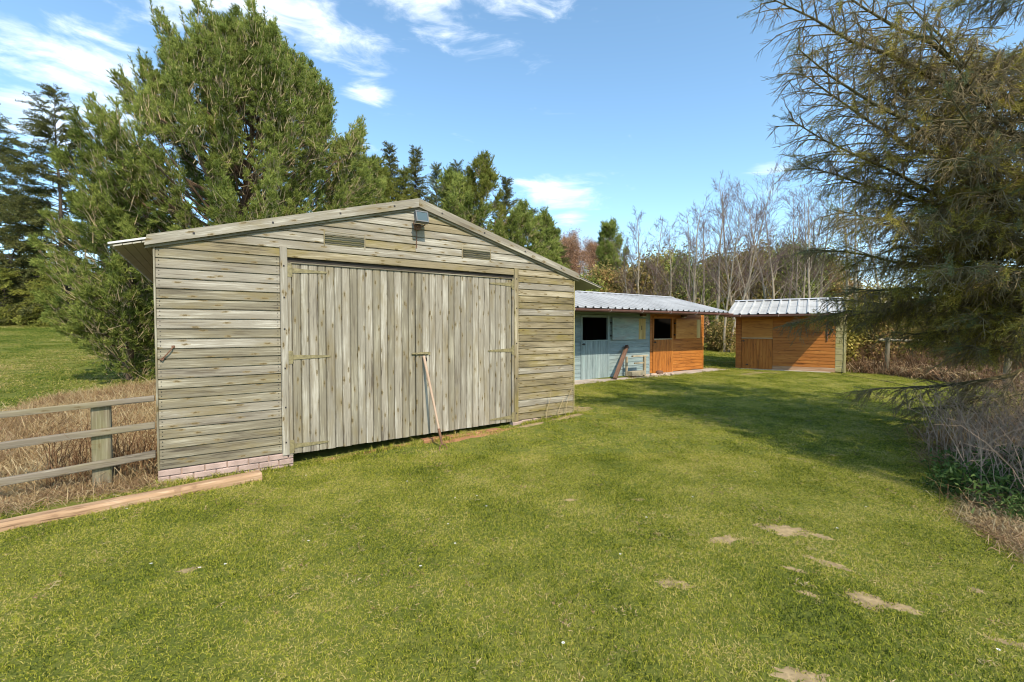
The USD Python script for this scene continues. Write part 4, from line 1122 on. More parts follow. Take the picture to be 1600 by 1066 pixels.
for i, (px, Y, top, w, mt, lab) in enumerate(((752, 23.0, 262, 1.9, 'gold_needle', 'broad bushy yellow green conifer behind the right roof slope'), (815, 22.0, 338, 1.6, 'pine_needle', 'rounded green pine behind the right roof slope of the barn'), (848, 24.0, 352, 1.2, 'pine_needle', 'small open pine beside the last spruce above the right roof slope'), (590, 21.5, 262, 1.3, 'gold_needle', 'olive conifer filling the foot of the pointed spruces right of the big pine'), (712, 21.5, 284, 1.5, 'pine_needle', 'low green pine just over the barn ridge right of the floodlight'))):
    x = (px - 800) / 711 * Y
    b = on(x, Y)
    hh = CAM_H + (513 - top) / 711 * Y - b[2]
    pine(lab, b, hh, [(.25, w), (.55, w * 1.05), (.75, w * .8), (.92, w * .4), (1, .15)], 46, 34, mat=mt, seed=70 + i, sprigs=PINE_COARSE, lobe_r=.5, size=1.05, spire=.8, trunk_r=.11, name='conifer_tree' if i in (0, 3) else 'pine_tree', cat='conifer' if i in (0, 3) else 'pine tree')

# far clump and the pine right of the barn roof
bare_tree('reddish brown bare beech clump in the distance right of the barn roof', on(5.6, 42.0), 8.6, 90, bark='bark_grey', twig='twig_purple', spread=.36, name='beech_tree', cat='beech tree', nb=20, m1=6, m2=4, stems=3, leafmat='russet_leaf', twig_r=.012)
bare_tree('second reddish brown bare beech partly behind the dark pine', on(8.2, 44.0), 8.4, 91, bark='bark_grey', twig='twig_purple', spread=.36, name='beech_tree', cat='beech tree', nb=20, m1=6, m2=4, stems=3, leafmat='russet_leaf', twig_r=.012)
b = on(.215 * 36, 36)
pine('dark green pine alone between the barn roof and the birches', b, CAM_H + 155 / 711 * 36 - b[2], [(.15, 1.4), (.45, 1.6), (.7, 1.2), (.9, .8), (1, .3)], 44, 36, seed=80, sprigs=PINE_COARSE, lobe_r=.6, size=1.3, trunk_r=.12)

# birches behind the stables: (pixel column, distance, height of the top, seed)
BIRCH = [(978, 27, 372), (1003, 26, 335), (1022, 29, 345), (1046, 25, 348), (1066, 27, 330), (1083, 24, 318), (1096, 29, 340), (1118, 26, 290), (1132, 23.5, 272), (1150, 27, 280), (1166, 29, 322), (1180, 25, 312), (1196, 26.5, 300), (1212, 24.5, 318), (1228, 28, 296), (1246, 26, 305), (1262, 24, 292), (1283, 27, 310), (1320, 25, 268), (1346, 24, 240), (1378, 27, 290), (1425, 25, 330)]
BL = ['leftmost pale stemmed birch beside the dark pine', 'slim birch with curved pale stem left of the stable roof end', 'thin birch behind the curved pale stem', 'pale birch leaning left above the white stable roof', 'birch with purple twigs above the middle of the stable roof', 'slender pale birch left of the tallest birch', 'thin far birch just left of the gap between stable and shed', 'tall birch immediately left of the tallest one', 'tallest birch with twin pale stems over the gap between stable and shed', 'tall spreading birch immediately right of the tallest one', 'low purple twigged birch behind the shed roof left end', 'pale birch above the left end of the shed roof', 'birch above the middle of the shed roof left part', 'shorter pale birch above the middle of the shed roof', 'thin tall birch above the shed roof right part', 'birch with reddish twigs above the shed ridge', 'slim birch above the right end of the shed roof', 'birch half hidden by the first spruce twigs right of the shed', 'thin grey birch behind the tips of the spruce branches', 'tall grey birch seen through the spruce branches', 'grey birch deep behind the spruce boughs', 'rightmost birch behind the dense spruce boughs']
for i, ((px, Y, top), lab) in enumerate(zip(BIRCH, BL)):
    x = (px - 800) / 711 * Y
    b = on(x, Y)
    rr = np.random.default_rng(200 + i)
    bare_tree(lab, b, CAM_H + (513 - top) / 711 * Y - b[2], 200 + i, bark='bark_birch' if i < 18 else 'bark_grey', spread=.36 if i == 8 else rr.uniform(.2, .29), lean=(rr.uniform(-.8, .8), 0), r0=rr.uniform(.065, .10), nb=26, stems=2 if i in (8, 3, 15) else 1, z0=.26, twig_r=.0048, group='bare birches behind the stables')
# scrub that fills the wood behind the birches
SCRUB = [(930, 33, 436, 'olive scrub bush under the lone dark pine'), (968, 32, 420, 'brown olive scrub below the leftmost birch'), (1000, 31, 412, 'tawny leafed thicket behind the curved pale birch stem'), (1040, 34, 398, 'tall brown green thicket left of the birch middle'), (1080, 32, 402, 'olive thicket above the right part of the stable roof'), (1118, 33, 404, 'dense scrub behind the gap between stable and shed'), (1158, 32, 396, 'rust tinged thicket right of the tallest birch'), (1196, 34, 392, 'tall olive thicket behind the shed ridge'), (1236, 32, 388, 'brown scrub behind the right part of the shed roof'), (1276, 33, 402, 'russet thicket at the right end of the birch wood'), (1325, 31, 440, 'low scrub behind the spruce branch tips'), (1385, 30, 452, 'low olive scrub far right behind the spruce boughs')]
for i, (px, Y, top, lab) in enumerate(SCRUB):
    x = (px - 800) / 711 * Y
    b = on(x, Y)
    bare_tree(lab, b, CAM_H + (513 - top) / 711 * Y - b[2] - .5, 300 + i, bark='bark_grey', twig='twig_pale', spread=.42, name='scrub_bush', cat='scrub', nb=16, m1=5, m2=3, leaf=1.5, stems=5, z0=.04, leafmat=('pine_needle', 'scrub_leaf', 'scrub_leaf', 'dry_needle')[i % 4], twig_r=.010)
b = on(9.5, 25.5)
bare_tree('low beech hedge plant with copper leaves in the gap between stable and shed', b, 2.2, 330, bark='bark_grey', spread=.4, name='beech_shrub', cat='shrub', nb=16, m1=5, m2=3, stems=5, z0=.05, leafmat='russet_leaf', twig_r=.004)
bare_tree('low olive leafed shrub seen through the gap beside the shed', on(11.4, 24.0), 1.3, 331, bark='bark_grey', spread=.4, name='olive_shrub', cat='shrub', nb=12, m1=5, m2=3, stems=5, z0=.05, leafmat='scrub_leaf', twig_r=.004)
for i, (x, y, h_, lab, mt) in enumerate(((12.6, 18.0, 2.0, 'tangled dark shrub behind the right corner of the shed', 'dry_needle'), (14.2, 17.0, 1.9, 'tangled olive shrub behind the fence post', 'scrub_leaf'), (16.2, 16.4, 1.9, 'tangled shrub farther right behind the single rail', 'dry_needle'), (15.6, 13.4, 1.6, 'tangled brown shrub at the right picture edge behind the second post', 'scrub_leaf'), (18.5, 17.5, 2.3, 'farthest right dark shrub in the hedge', 'dry_needle'))):
    bare_tree(lab, on(x, y), h_, 340 + i, bark='bark_grey', twig='twig_pale', spread=.45, name='hedge_shrub', cat='shrub', nb=16, m1=5, m2=3, stems=6, z0=.03, leafmat=mt, twig_r=.004)

# ---- the overhanging spruces on the right -----------------------------------
def twig_proto(sd, needles=40, nl=.05, live=False):
    rng = np.random.default_rng(sd)
    pts = np.array([[0, 0, 0], [.35, .02, .02], [.7, -.01, -.02], [1, .03, -.06]])
    tw = segs(pts[:-1], pts[1:], [.018, .016, .012], [.016, .012, .006], 3)
    side = []
    for k in range(3):
        t = rng.uniform(.2, .8)
        p = np.array([t, 0, 0]); d = nrm([.8, rng.choice([-1, 1]) * .6, rng.uniform(-.3, .1)])
        side.append(segs([p], [p + d * .35], [.012], [.005], 3))
    t = rng.uniform(.05, 1, needles)
    B = np.stack([np.interp(t, [0, .35, .7, 1], pts[:, i]) for i in range(3)], 1)
    D = nrm(np.array([.9, 0, 0]) + nrm(rng.normal(size=(needles, 3))) * .8)
    nd = blades(B, D, rng.uniform(.7, 1.3, needles) * nl, .014 if not live else .012, rng)
    return join([tw] + side), nd


TW = [twig_proto(i) for i in range(3)]
LIVE = [spruce_frond(60 + i, 6, .011, 12, .1) for i in range(2)]


def hanging_spruce(label, base, height, limbs, seed, dens=1.0, full=None):
    rng = np.random.default_rng(seed)
    t = thing('spruce_tree', label, 'spruce tree', base)
    zz = np.linspace(-.4, height, 16)
    obj('trunk', tube(np.stack([.04 * np.sin(zz), .03 * np.cos(zz * 1.3), zz], 1), np.maximum(.17 * (1 - zz / height * .95), .01), 10), 'bark_spruce', t, True)
    A_, B_, RA, RB, P, D, S, P2, D2, S2, P3, D3, S3 = [[] for _ in range(13)]
    for (p0, p1, p2, r) in limbs:
        p0, p1, p2 = np.asarray(p0, float), np.asarray(p1, float), np.asarray(p2, float)
        leafed = 0.0 if p0[2] < 1.28 and not full else full or (1.1 if p0[2] < 3.1 else .4 if p0[2] < 4.6 else .8)
        pts = bez(p0, p1, p2, 9)
        pts[1:-1] += rng.normal(size=(7, 3)) * .03
        rr = np.linspace(r, .006, 9)
        obj('limb', tube(pts, rr, 7), 'bark_moss', t, True)
        ln = np.linalg.norm(np.diff(pts, axis=0), axis=1).sum()
        m = int(ln / .115 * dens)
        for k in range(m):
            u = .16 + .84 * (k + rng.random()) / m
            p = np.array([np.interp(u, np.linspace(0, 1, 9), pts[:, i]) for i in range(3)])
            d = nrm(np.array([np.interp(u, np.linspace(0, 1, 8), (pts[1:] - pts[:-1])[:, i]) for i in range(3)]))
            s = nrm(np.cross(d, [0, 0, 1])) * (1 if k % 2 else -1)
            l2 = (1.15 * (1.05 - u) ** .6 + .1) * rng.uniform(.45, 1.1) * min(1.0, ln / 3)
            e1 = p + (d * .75 + s * .6 + np.array([0, 0, rng.uniform(-.1, .18)])) * l2 * .55
            e2 = e1 + (d * .6 + s * .45 + np.array([0, 0, rng.uniform(-.55, -.05)])) * l2 * .55
            q = bez(p, e1, e2, 5)
            r2 = np.linspace(.011, .004, 5)
            A_.append(q[:-1]); B_.append(q[1:]); RA.append(r2[:-1]); RB.append(r2[1:])
            w = int(l2 / .062) + 2
            tt = rng.uniform(.1, 1, w)
            pp = np.stack([np.interp(tt, np.linspace(0, 1, 5), q[:, i]) for i in range(3)], 1)
            dd = nrm(nrm(q[-1] - q[0]) * .55 + np.array([0, 0, -.7]) + rng.normal(size=(w, 3)) * .42)
            P.append(pp); D.append(dd); S.append(rng.uniform(.16, .46, w) * (1.1 - .35 * u))
            if p0[2] > 1.28 and rng.random() < .22 + .45 * (u > .8):
                P2.append([q[-1] - nrm(q[-1] - q[-2]) * .05]); D2.append([nrm(q[-1] - q[-2]) + [0, 0, .1]]); S2.append([rng.uniform(.16, .30)])
            # inner boughs carry olive needles
            if u < .8 and rng.random() < .9 * leafed:
                c = 4 if not full else 9
                tt = rng.uniform(.2, 1, c)
                pp = np.stack([np.interp(tt, np.linspace(0, 1, 5), q[:, i]) for i in range(3)], 1)
                P3.append(pp); D3.append(nrm(nrm(q[-1] - q[0]) + np.array([0, 0, -.45]) + rng.normal(size=(c, 3)) * .4)); S3.append(rng.uniform(.25, .5, c))
        for e in range(4):
            P2.append([pts[-1] - nrm(pts[-1] - pts[-2]) * .12]); D2.append([nrm(pts[-1] - pts[-2]) + rng.normal(size=3) * .3]); S2.append([rng.uniform(.2, .36)])
    tag(obj('branches', segs(np.vstack(A_), np.vstack(B_), np.concatenate(RA), np.concatenate(RB), 4), 'bark_spruce', t), kind='stuff')
    put_foliage(t, 'twigs', [a for a, b in TW], 'bark_spruce', np.vstack(P), np.vstack(D), np.concatenate(S), rng)
    P_, D_, S_ = np.vstack(P), np.vstack(D), np.concatenate(S)
    k_ = (P_[:, 2] > .9) & (rng.random(len(P_)) < np.where(np.hypot(P_[:, 0], P_[:, 1]) < 1.9, .6, .22) * np.where(P_[:, 2] < 3.6, 1.0, .6))
    put_foliage(t, 'dry_needles', [b for a, b in TW], 'dry_needle', P_[k_], D_[k_], S_[k_], rng)
    put_foliage(t, 'live_tips', LIVE, 'blue_needle', np.vstack(P2), np.vstack(D2), np.concatenate(S2), rng)
    if P3:
        put_foliage(t, 'crown', LIVE, 'dry_needle', np.vstack(P3), np.vstack(D3), np.concatenate(S3), rng)
    return t


def dir_px(px, py, Y):
    """Point seen in that direction at a distance Y ahead; used to lay out limb ends in metres."""
    return np.array([(px - 800) / 711 * Y, Y, CAM_H + (513 - py) / 711 * Y])


T1 = on(7.85, 6.5)
rng = np.random.default_rng(17)
limbs = []
hero = [  # start height, limb tip (column, row, distance), sag
    (3.3, (1236, 82, 5.4), .25, .055), (3.0, (1238, 116, 5.9), .2, .05), (3.4, (1340, 104, 6.4), .2, .045), (2.9, (1226, 190, 6.2), .25, .045),
    (2.6, (1248, 262, 6.6), .2, .045), (2.5, (1300, 330, 5.8), .1, .04), (2.2, (1262, 392, 7.4), .12, .045), (2.1, (1330, 452, 6.8), .08, .04), (2.3, (1240, 505, 8.6), .05, .05), (1.9, (1300, 470, 8.2), .05, .045),
    (1.7, (1400, 520, 7.2), .0, .04), (1.25, (1345, 612, 7.4), -.25, .035), (1.0, (1430, 640, 7.0), -.2, .03), (3.9, (1320, 40, 7.2), .3, .05), (4.3, (1400, 10, 6.0), .3, .05),
    (4.6, (1190, 6, 5.6), .3, .055), (4.9, (1285, -12, 5.3), .3, .055), (3.6, (1440, 60, 5.4), .25, .045), (3.2, (1470, 150, 5.2), .2, .045), (2.8, (1500, 250, 5.3), .2, .04), (2.4, (1450, 330, 5.6), .1, .04), (2.2, (1480, 420, 5.4), .1, .04), (2.0, (1420, 400, 6.4), .1, .04),
    (3.4, (1490, 200, 5.6), .2, .045), (2.6, (1530, 300, 5.4), .1, .04), (2.3, (1500, 370, 5.7), .1, .04), (2.0, (1540, 430, 5.4), .05, .04), (1.9, (1450, 470, 6.2), .05, .035), (1.7, (1520, 500, 5.8), .0, .035), (1.5, (1490, 545, 6.2), -.1, .035)]
for z, (px, py, Y), sag, r in hero:
    tip = dir_px(px, py, Y) - T1
    st = np.array([0, 0, z])
    limbs.append((st, (st + tip) / 2 + np.array([0, 0, -sag if z > 2.8 else sag]), tip, r))
z = 1.3
while z < 8.6:
    for k in range(4 if z < 3.2 else 3):
        az = rng.uniform(0, 2 * PI)
        if math.cos(az) < -.55 and z < 4.2 and k:
            continue
        ln = 3.3 * (1 - z / 9.8) ** .6 * rng.uniform(.6, 1.0)
        if math.sin(az) < -.2 and z < 3 and math.cos(az) > -.2:
            continue
        tip = np.array([math.cos(az) * ln, math.sin(az) * ln, z + ln * rng.uniform(-.05, .4)])
        limbs.append((np.array([0, 0, z]), np.array([tip[0] * .5, tip[1] * .5, z + ln * .12]), tip, .018 + .008 * ln))
    z += .5
hanging_spruce('old spruce at the right edge with bare drooping twigs against the sky', T1, 9.6, limbs, 21, .86)
# the second spruce stands outside the right edge; its boughs come in at the top and its shade lies on the lawn
T2_ = on(6.9, 2.9)
limbs = []
z = 1.5
while z < 5.8:
    for k in range(4):
        az = rng.uniform(0, 2 * PI)
        ln = 2.2 * (1 - z / 6.8) ** .5 * rng.uniform(.65, 1.0)
        tip = np.array([math.cos(az) * ln, math.sin(az) * ln, z + ln * rng.uniform(-.05, .4)])
        q = tip + T2_
        if q[1] > .2 and q[0] / q[1] < 1.34:
            continue
        limbs.append((np.array([0, 0, z]), np.array([tip[0] * .5, tip[1] * .5, z + ln * .12]), tip, .018 + .008 * ln))
    z += .45
hanging_spruce('near spruce just outside the right edge whose shade lies on the lawn', T2_, 6.4, limbs, 22, 1.0, 1.2)

# ---- brambles, bracken, dry grass ------------------------------------------
def stems_mesh(n_, place, hgt, rad, rng, arch=.5, segn=5):
    A_, B_, RA, RB = [], [], [], []
    xy = place(n_)
    z0 = ground(xy[:, 0], xy[:, 1])
    az = rng.uniform(0, 2 * PI, n_)
    h = rng.uniform(.4, 1.15, n_) * hgt
    out = rng.uniform(.1, 1.0, n_) * arch * h
    p = np.stack([xy[:, 0], xy[:, 1], z0 - .03], 1)
    r = rad * rng.uniform(.6, 1.3, n_)
    for k in range(segn):
        t0, t1 = k / segn, (k + 1) / segn
        f = lambda t: np.stack([xy[:, 0] + np.cos(az) * out * t ** 1.5, xy[:, 1] + np.sin(az) * out * t ** 1.5, z0 - .03 + h * (1.35 * t - .55 * t ** 2.4)], 1)
        q = f(t1) + rng.normal(size=(n_, 3)) * .022 * h[:, None]
        A_.append(p); B_.append(q); RA.append(r * (1 - .7 * t0)); RB.append(r * (1 - .7 * t1))
        # side shoots
        m = rng.random(n_) < .5
        if k and m.any():
            d = nrm(rng.normal(size=(m.sum(), 3)) + [0, 0, .25])
            A_.append(q[m]); B_.append(q[m] + d * (rng.uniform(.1, .3, m.sum()) * hgt * .8)[:, None]); RA.append(r[m] * .5); RB.append(r[m] * .2)
        p = q
    return segs(np.vstack(A_), np.vstack(B_), np.concatenate(RA), np.concatenate(RB), 3)




def sampler(poly, rng):
    poly = np.array(poly, float)
    x0, y0 = poly.min(0); x1, y1 = poly.max(0)
    def inside(p):
        c = np.zeros(len(p), bool)
        for i in range(len(poly)):
            a, b = poly[i], poly[i - 1]
            m = ((a[1] > p[:, 1]) != (b[1] > p[:, 1]))
            with np.errstate(divide='ignore', invalid='ignore'):
                c ^= m & (p[:, 0] < (b[0] - a[0]) * (p[:, 1] - a[1]) / (b[1] - a[1] + 1e-12) + a[0])
        return c
    def f(n_):
        out = np.zeros((0, 2))
        while len(out) < n_:
            p = rng.uniform([x0, y0], [x1, y1], (n_ * 2, 2))
            out = np.vstack([out, p[inside(p)]])
        return out[:n_]
    f.inside = inside
    return f


rb = np.random.default_rng(5)
POLY_BRAMBLE = [(4.6, 4.35), (4.9, 5.0), (5.75, 6.3), (6.6, 7.2), (7.6, 7.9), (9.5, 8.3), (10.5, 6.5), (9.0, 4.2), (6.0, 3.2), (4.9, 3.7)]
POLY_NETTLE = [(4.35, 4.0), (4.5, 4.9), (5.3, 5.6), (6.8, 5.4), (7.2, 4.2), (5.6, 3.3), (4.6, 3.5)]
POLY_DRY = [(3.9, 3.2), (4.2, 4.1), (4.7, 4.55), (5.2, 4.0), (5.5, 3.1), (4.6, 2.6)]
SB, SN, SD = sampler(POLY_BRAMBLE, rb), sampler(POLY_NETTLE, rb), sampler(POLY_DRY, rb)
tag(obj('bramble_thicket', stems_mesh(1500, SB, 1.05, .0055, rb, .8), 'bramble_stem'), 'grey brown thicket of dead bramble stems at the right edge of the lawn', 'brambles', kind='stuff')
tuft = lambda sd, n_, ln, wd, sp, r, bend: (lambda g: blades(np.concatenate([g.normal(size=(n_, 2)) * r, np.zeros((n_, 1))], 1), nrm(np.concatenate([g.normal(size=(n_, 2)) * sp, np.ones((n_, 1))], 1)), g.uniform(.5, 1.2, n_) * ln, wd, g, bend, True))(np.random.default_rng(sd))


def scatter(name, protos, mat, xy, smin, smax, rng, label=None, cat=None, dz=0.0, tilt=.08):
    z = ground(xy[:, 0], xy[:, 1]) + dz
    N = len(xy)
    from scipy.spatial.transform import Rotation
    a = rng.uniform(0, 2 * PI, N)
    R = Rotation.from_euler('zx', np.stack([a, rng.normal(size=N) * tilt], 1))
    pi = instancer(name, protos, mat, np.column_stack([xy, z]), R.as_quat(), rng.uniform(smin, smax, N), rng.integers(0, len(protos), N))
    tag(pi, label, cat, kind='stuff')
    return pi


def nettle_proto(sd):
    g = np.random.default_rng(sd)
    return blades(np.column_stack([g.normal(size=(40, 2)) * .07, g.uniform(.02, .22, 40)]), nrm(g.normal(size=(40, 3)) + [0, 0, .2]), g.uniform(.03, .065, 40), .016, g, .4, True)


scatter('nettles', [nettle_proto(i) for i in range(3)], 'nettle', SN(330), .8, 1.5, rb, 'patch of fresh green nettles under the dead bramble stems', 'nettles')
scatter('dry_grass', [tuft(40 + i, 60, .20, .005, 1.3, .10, 1.0) for i in range(3)], ['straw', 'bracken', 'straw'], SD(330), .6, 1.2, rb, 'tan dry flattened grass along the front of the brambles', 'dry grass')
scatter('bramble_undergrowth', [tuft(50 + i, 50, .3, .006, .9, .14, .8) for i in range(3)], ['bracken', 'straw', 'bracken'], SB(260), .7, 1.3, rb, 'brown dead leaves and stalks deep inside the bramble thicket', 'undergrowth')
tag(obj('dead_branch', stems_mesh(26, sampler([(7.0, 7.0), (8.6, 7.6), (9.4, 7.0), (7.6, 6.4)], rb), 1.0, .011, rb, 2.0), 'bark_dark'), 'black dead arching twigs low between the spruce and the brambles', 'dead twigs', kind='stuff')
POLY_BRACKEN = [(11.9, 15.9), (12.3, 14.9), (12.9, 13.6), (12.9, 11.8), (12.2, 10.6), (13.0, 9.4), (17.5, 12.0), (17.0, 17.0), (13.5, 17.5)]
SBK = sampler(POLY_BRACKEN, rb)
tag(obj('bracken_bank', stems_mesh(1500, SBK, 1.15, .010, rb, .55), 'bracken'), 'bank of brown dead bracken stalks along the right hand fence', 'bracken', kind='stuff')
scatter('bracken_leaves', [tuft(60 + i, 46, .55, .02, .8, .18, .9) for i in range(3)], ['bracken', 'straw', 'bracken'], SBK(520), .7, 1.4, rb, 'crumpled tan bracken fronds under the stalks by the fence posts', 'bracken')

# dead straw between the fence and the field
def bpoly(pts): return [tuple(barn_pt(a, d)[:2]) for a, d in pts]


S1 = sampler(bpoly([(-.03, .1), (-5, -.3), (-5, 2.3), (-3, 3.9), (-1.8, 7.0), (-.03, 8.0)]), rb)
scatter('straw_grass', [tuft(70 + i, 70, .42, .006, 1.3, .13, 1.3) for i in range(4)], ['straw', 'straw', 'bracken', 'straw'], S1(1500), .55, 1.25, rb, 'tall bleached straw grass lying behind the left rail fence', 'straw grass')
S2 = sampler(bpoly([(-.05, -.05), (-5, -.5), (-5, -.15), (-.05, .35)]), rb)
scatter('straw_litter', [tuft(80 + i, 40, .28, .005, 1.6, .12, 1.2) for i in range(3)], ['straw', 'straw', 'bracken'], S2(230), .6, 1.1, rb, 'flattened straw litter at the foot of the left rail fence', 'straw litter')
S3 = sampler(bpoly([(-.02, .05), (-1.0, .1), (-1.0, .9), (-.02, 1.0)]), rb)
tag(obj('dead_stalks', stems_mesh(170, S3, .75, .005, rb, .3), 'bracken'), 'reddish dead weed stalks between the fence post and the barn corner', 'dead stalks', kind='stuff')
for i, (a, h_, lab) in enumerate(((5.45, .55, 'thin dry weed stem, leftmost against the right hand boards of the barn'), (5.72, .42, 'short dry weed stem in the middle against the right barn boards'), (5.9, .62, 'thin dry weed stem nearest the right corner of the barn'))):
    b = barn_pt(a, -.12, .12)
    g = np.random.default_rng(400 + i)
    pts = np.array([b + [0, 0, -.08], b + BD * .04 + [0, 0, h_ * .35], b + BD * .10 - BN * -.02 + [0, 0, h_ * .7], b + BD * (.13 + .05 * i) + [0, 0, h_]])
    m = [tube(pts, [.006, .005, .004, .002], 5)[:2]] + [segs([pts[k]], [pts[k] + BD * g.uniform(-.1, .1) + [0, 0, .1]], [.003], [.001], 3) for k in (1, 2)]
    tag(obj('weed_stem', join(m), 'twig_pale'), lab, 'weed stem')

# ---- lawn -------------------------------------------------------------------
POLY_HOUSE = [sampler(bpoly([(-.0, -.0), (W_, -.0), (W_, 6), (0, 6)]), rb), sampler([tuple(st_pt(a, y)[:2]) for a, y in ((-.5, -.6), (7.7, -.6), (7.7, 3), (-.5, 3))], rb),
              sampler([tuple((HO + np.array([math.cos(T2) * a - math.sin(T2) * y, math.sin(T2) * a + math.cos(T2) * y, 0]))[:2]) for a, y in ((-.1, -.1), (3.5, -.1), (3.5, 2.6), (-.1, 2.6))], rb)]
SOIL = [(2.40, 3.90, .24, .10, -.35), (1.10, 3.07, .13, .055, -.2), (2.28, 2.87, .12, .10, -.5), (2.45, 2.80, .10, .05, -.6), (1.45, 2.24, .14, .07, -.3), (2.36, 3.35, .16, .05, -.75), (1.75, 3.72, .16, .06, .2), (2.05, 3.25, .10, .03, -.6), (2.62, 3.78, .14, .045, -.7),
        (1.95, 2.95, .07, .03, -.4), (-2.35, 3.28, .09, .04, .3), (.25, 3.9, .05, .03, 0), (-.35, 3.55, .05, .03, .4), (2.85, 2.45, .18, .03, -.5), (3.1, 3.0, .06, .03, 0), (.6, 4.6, .07, .03, .2), (1.3, 4.6, .06, .03, 0)]
SOIL = [(x, y, a * 1.15, b * 1.25, t) for x, y, a, b, t in SOIL if a > .055]
FOOT = [(*barn_pt(5.95, -.18)[:2], .42, .10, TH), (*barn_pt(6.55, .25)[:2], .38, .26, .4), (*barn_pt(4.0, -.18)[:2], .9, .14, TH), (*barn_pt(5.1, -.2)[:2], .35, .10, TH), (*barn_pt(2.3, -.02)[:2], .9, .10, TH), (*barn_pt(1.2, -.09)[:2], .35, .07, TH), (8.2, 15.55, .9, .25, .5), (8.9, 16.0, .7, .3, -.5), (7.7, 17.4, .7, .5, .4)]
rs = np.random.default_rng(77)


def soil_mesh(x, y, a, b, th, sd):
    m, k = 64, 5
    V = []
    c, s = math.cos(th), math.sin(th)
    for i in range(k + 1):
        for j in range(m):
            t = 2 * PI * j / m
            rag = .72 + .62 * meshkit.noise(np.array([[math.cos(t) * 5 + sd, math.sin(t) * 5, sd * 2.0]]))[0]
            e = .62 + .75 * meshkit.fbm(np.array([[math.cos(t) * 1.6 + sd * 3.3, math.sin(t) * 1.6, sd]]), 3, sd)[0]
            rr = i / k * e * rag
            V.append((x + (c * math.cos(t) * a - s * math.sin(t) * b) * rr, y + (s * math.cos(t) * a + c * math.sin(t) * b) * rr))
    V = np.array(V)
    z = ground(V[:, 0], V[:, 1])
    lift = np.repeat(1 - (np.arange(k + 1) / k) ** 3, m)
    z = z + lift * (.001 + .006 * meshkit.fbm(np.column_stack([V * 26, 0 * z]), 3, sd)) - .002
    F = []
    for i in range(k):
        for j in range(m):
            q = (j + 1) % m
            F += [[i * m + j, (i + 1) * m + j, (i + 1) * m + q], [i * m + j, (i + 1) * m + q, i * m + q]]
    return np.column_stack([V, z]), np.array(F)


for i, s_ in enumerate(SOIL):
    tag(obj('soil_patch', soil_mesh(*s_, i + 1), 'soil_dry', smooth=True), kind='structure')
for i, s_ in enumerate(FOOT):
    tag(obj('soil_patch', soil_mesh(*s_, i + 31), 'soil_red' if i in (2, 4) else 'soil_dry', smooth=True), kind='structure')


def bare(xy):
    m = np.zeros(len(xy), bool)
    for i, (x, y, a, b, th) in enumerate(SOIL + FOOT):
        c, s = math.cos(th), math.sin(th)
        u, v = (xy[:, 0] - x) * c + (xy[:, 1] - y) * s, -(xy[:, 0] - x) * s + (xy[:, 1] - y) * c
        t = np.arctan2(v / b, u / a)
        sd = i + 1 if i < len(SOIL) else i - len(SOIL) + 31
        e = .62 + .75 * meshkit.fbm(np.stack([np.cos(t) * 1.6 + sd * 3.3, np.sin(t) * 1.6, 0 * t + sd], -1), 3, sd)
        m |= np.hypot(u / a, v / b) < e * .80 - 2.2 * (meshkit.fbm(np.column_stack([xy * 17, np.zeros(len(xy))]), 3, 4) - .44)
    return m


def lawn_proto(sd, n_, r, ln, wd, lean=.75, bend=.9):
    g = np.random.default_rng(sd)
    p = g.uniform(-r, r, (n_, 2))
    return blades(np.column_stack([p, np.full(n_, -.006)]), nrm(np.column_stack([g.normal(size=(n_, 2)) * lean, np.ones(n_)])), g.uniform(.5, 1.25, n_) * ln, wd, g, bend, True)


def grid_pts(x0, x1, y0, y1, s, g):
    xx, yy = np.meshgrid(np.arange(x0, x1, s), np.arange(y0, y1, s))
    p = np.stack([xx.ravel(), yy.ravel()], 1)
    return p + g.uniform(-.5, .5, p.shape) * s


# nearest part: small clumps, so that the bare soil keeps its outline
NEAR = grid_pts(-4.8, 6.4, 1.3, 6.2, .05, rs)
NEAR = NEAR[(np.abs(NEAR[:, 0]) < NEAR[:, 1] * 1.22 + .3)]
def keep(p):
    k = ~(bare(p) & (rs.random(len(p)) < .86))
    for h_ in POLY_HOUSE:
        k &= ~h_.inside(p)
    d = (p[:, 0] - BO[0]) * BN[0] + (p[:, 1] - BO[1]) * BN[1]
    a = (p[:, 0] - BO[0]) * BD[0] + (p[:, 1] - BO[1]) * BD[1]
    k &= ~((a < .9) & (d < .55) & (p[:, 1] < 12))          # behind the beam: rough ground
    k &= ~SN.inside(p) & ~(SD.inside(p) & (rs.random(len(p)) < .75))
    return k, a, d


k_, a_, d_ = keep(NEAR)
NEAR, a_, d_ = NEAR[k_], a_[k_], d_[k_]
lush = meshkit.fbm(np.column_stack([NEAR * .9, 0 * a_]), 4, 9)
sc = .5 + .9 * lush + rs.uniform(-.2, .25, len(NEAR))
sc = np.where(bare(NEAR), .6, sc)
sc = np.where((d_ > -.1) & (d_ < .28) & (a_ > 1.5) & (a_ < 4.0), sc * 1.9, sc)     # uncut along the door sill


def lawn(name, protos, xy, sc, label):
    z = ground(xy[:, 0], xy[:, 1])
    from scipy.spatial.transform import Rotation
    R = Rotation.from_euler('z', rs.uniform(0, 2 * PI, len(xy)))
    pi = instancer(name, protos, 'lawn_blade', np.column_stack([xy, z]), R.as_quat(), np.column_stack([np.ones(len(xy)), np.ones(len(xy)), sc]), rs.integers(0, len(protos), len(xy)))
    tag(pi, label, 'grass', kind='stuff')


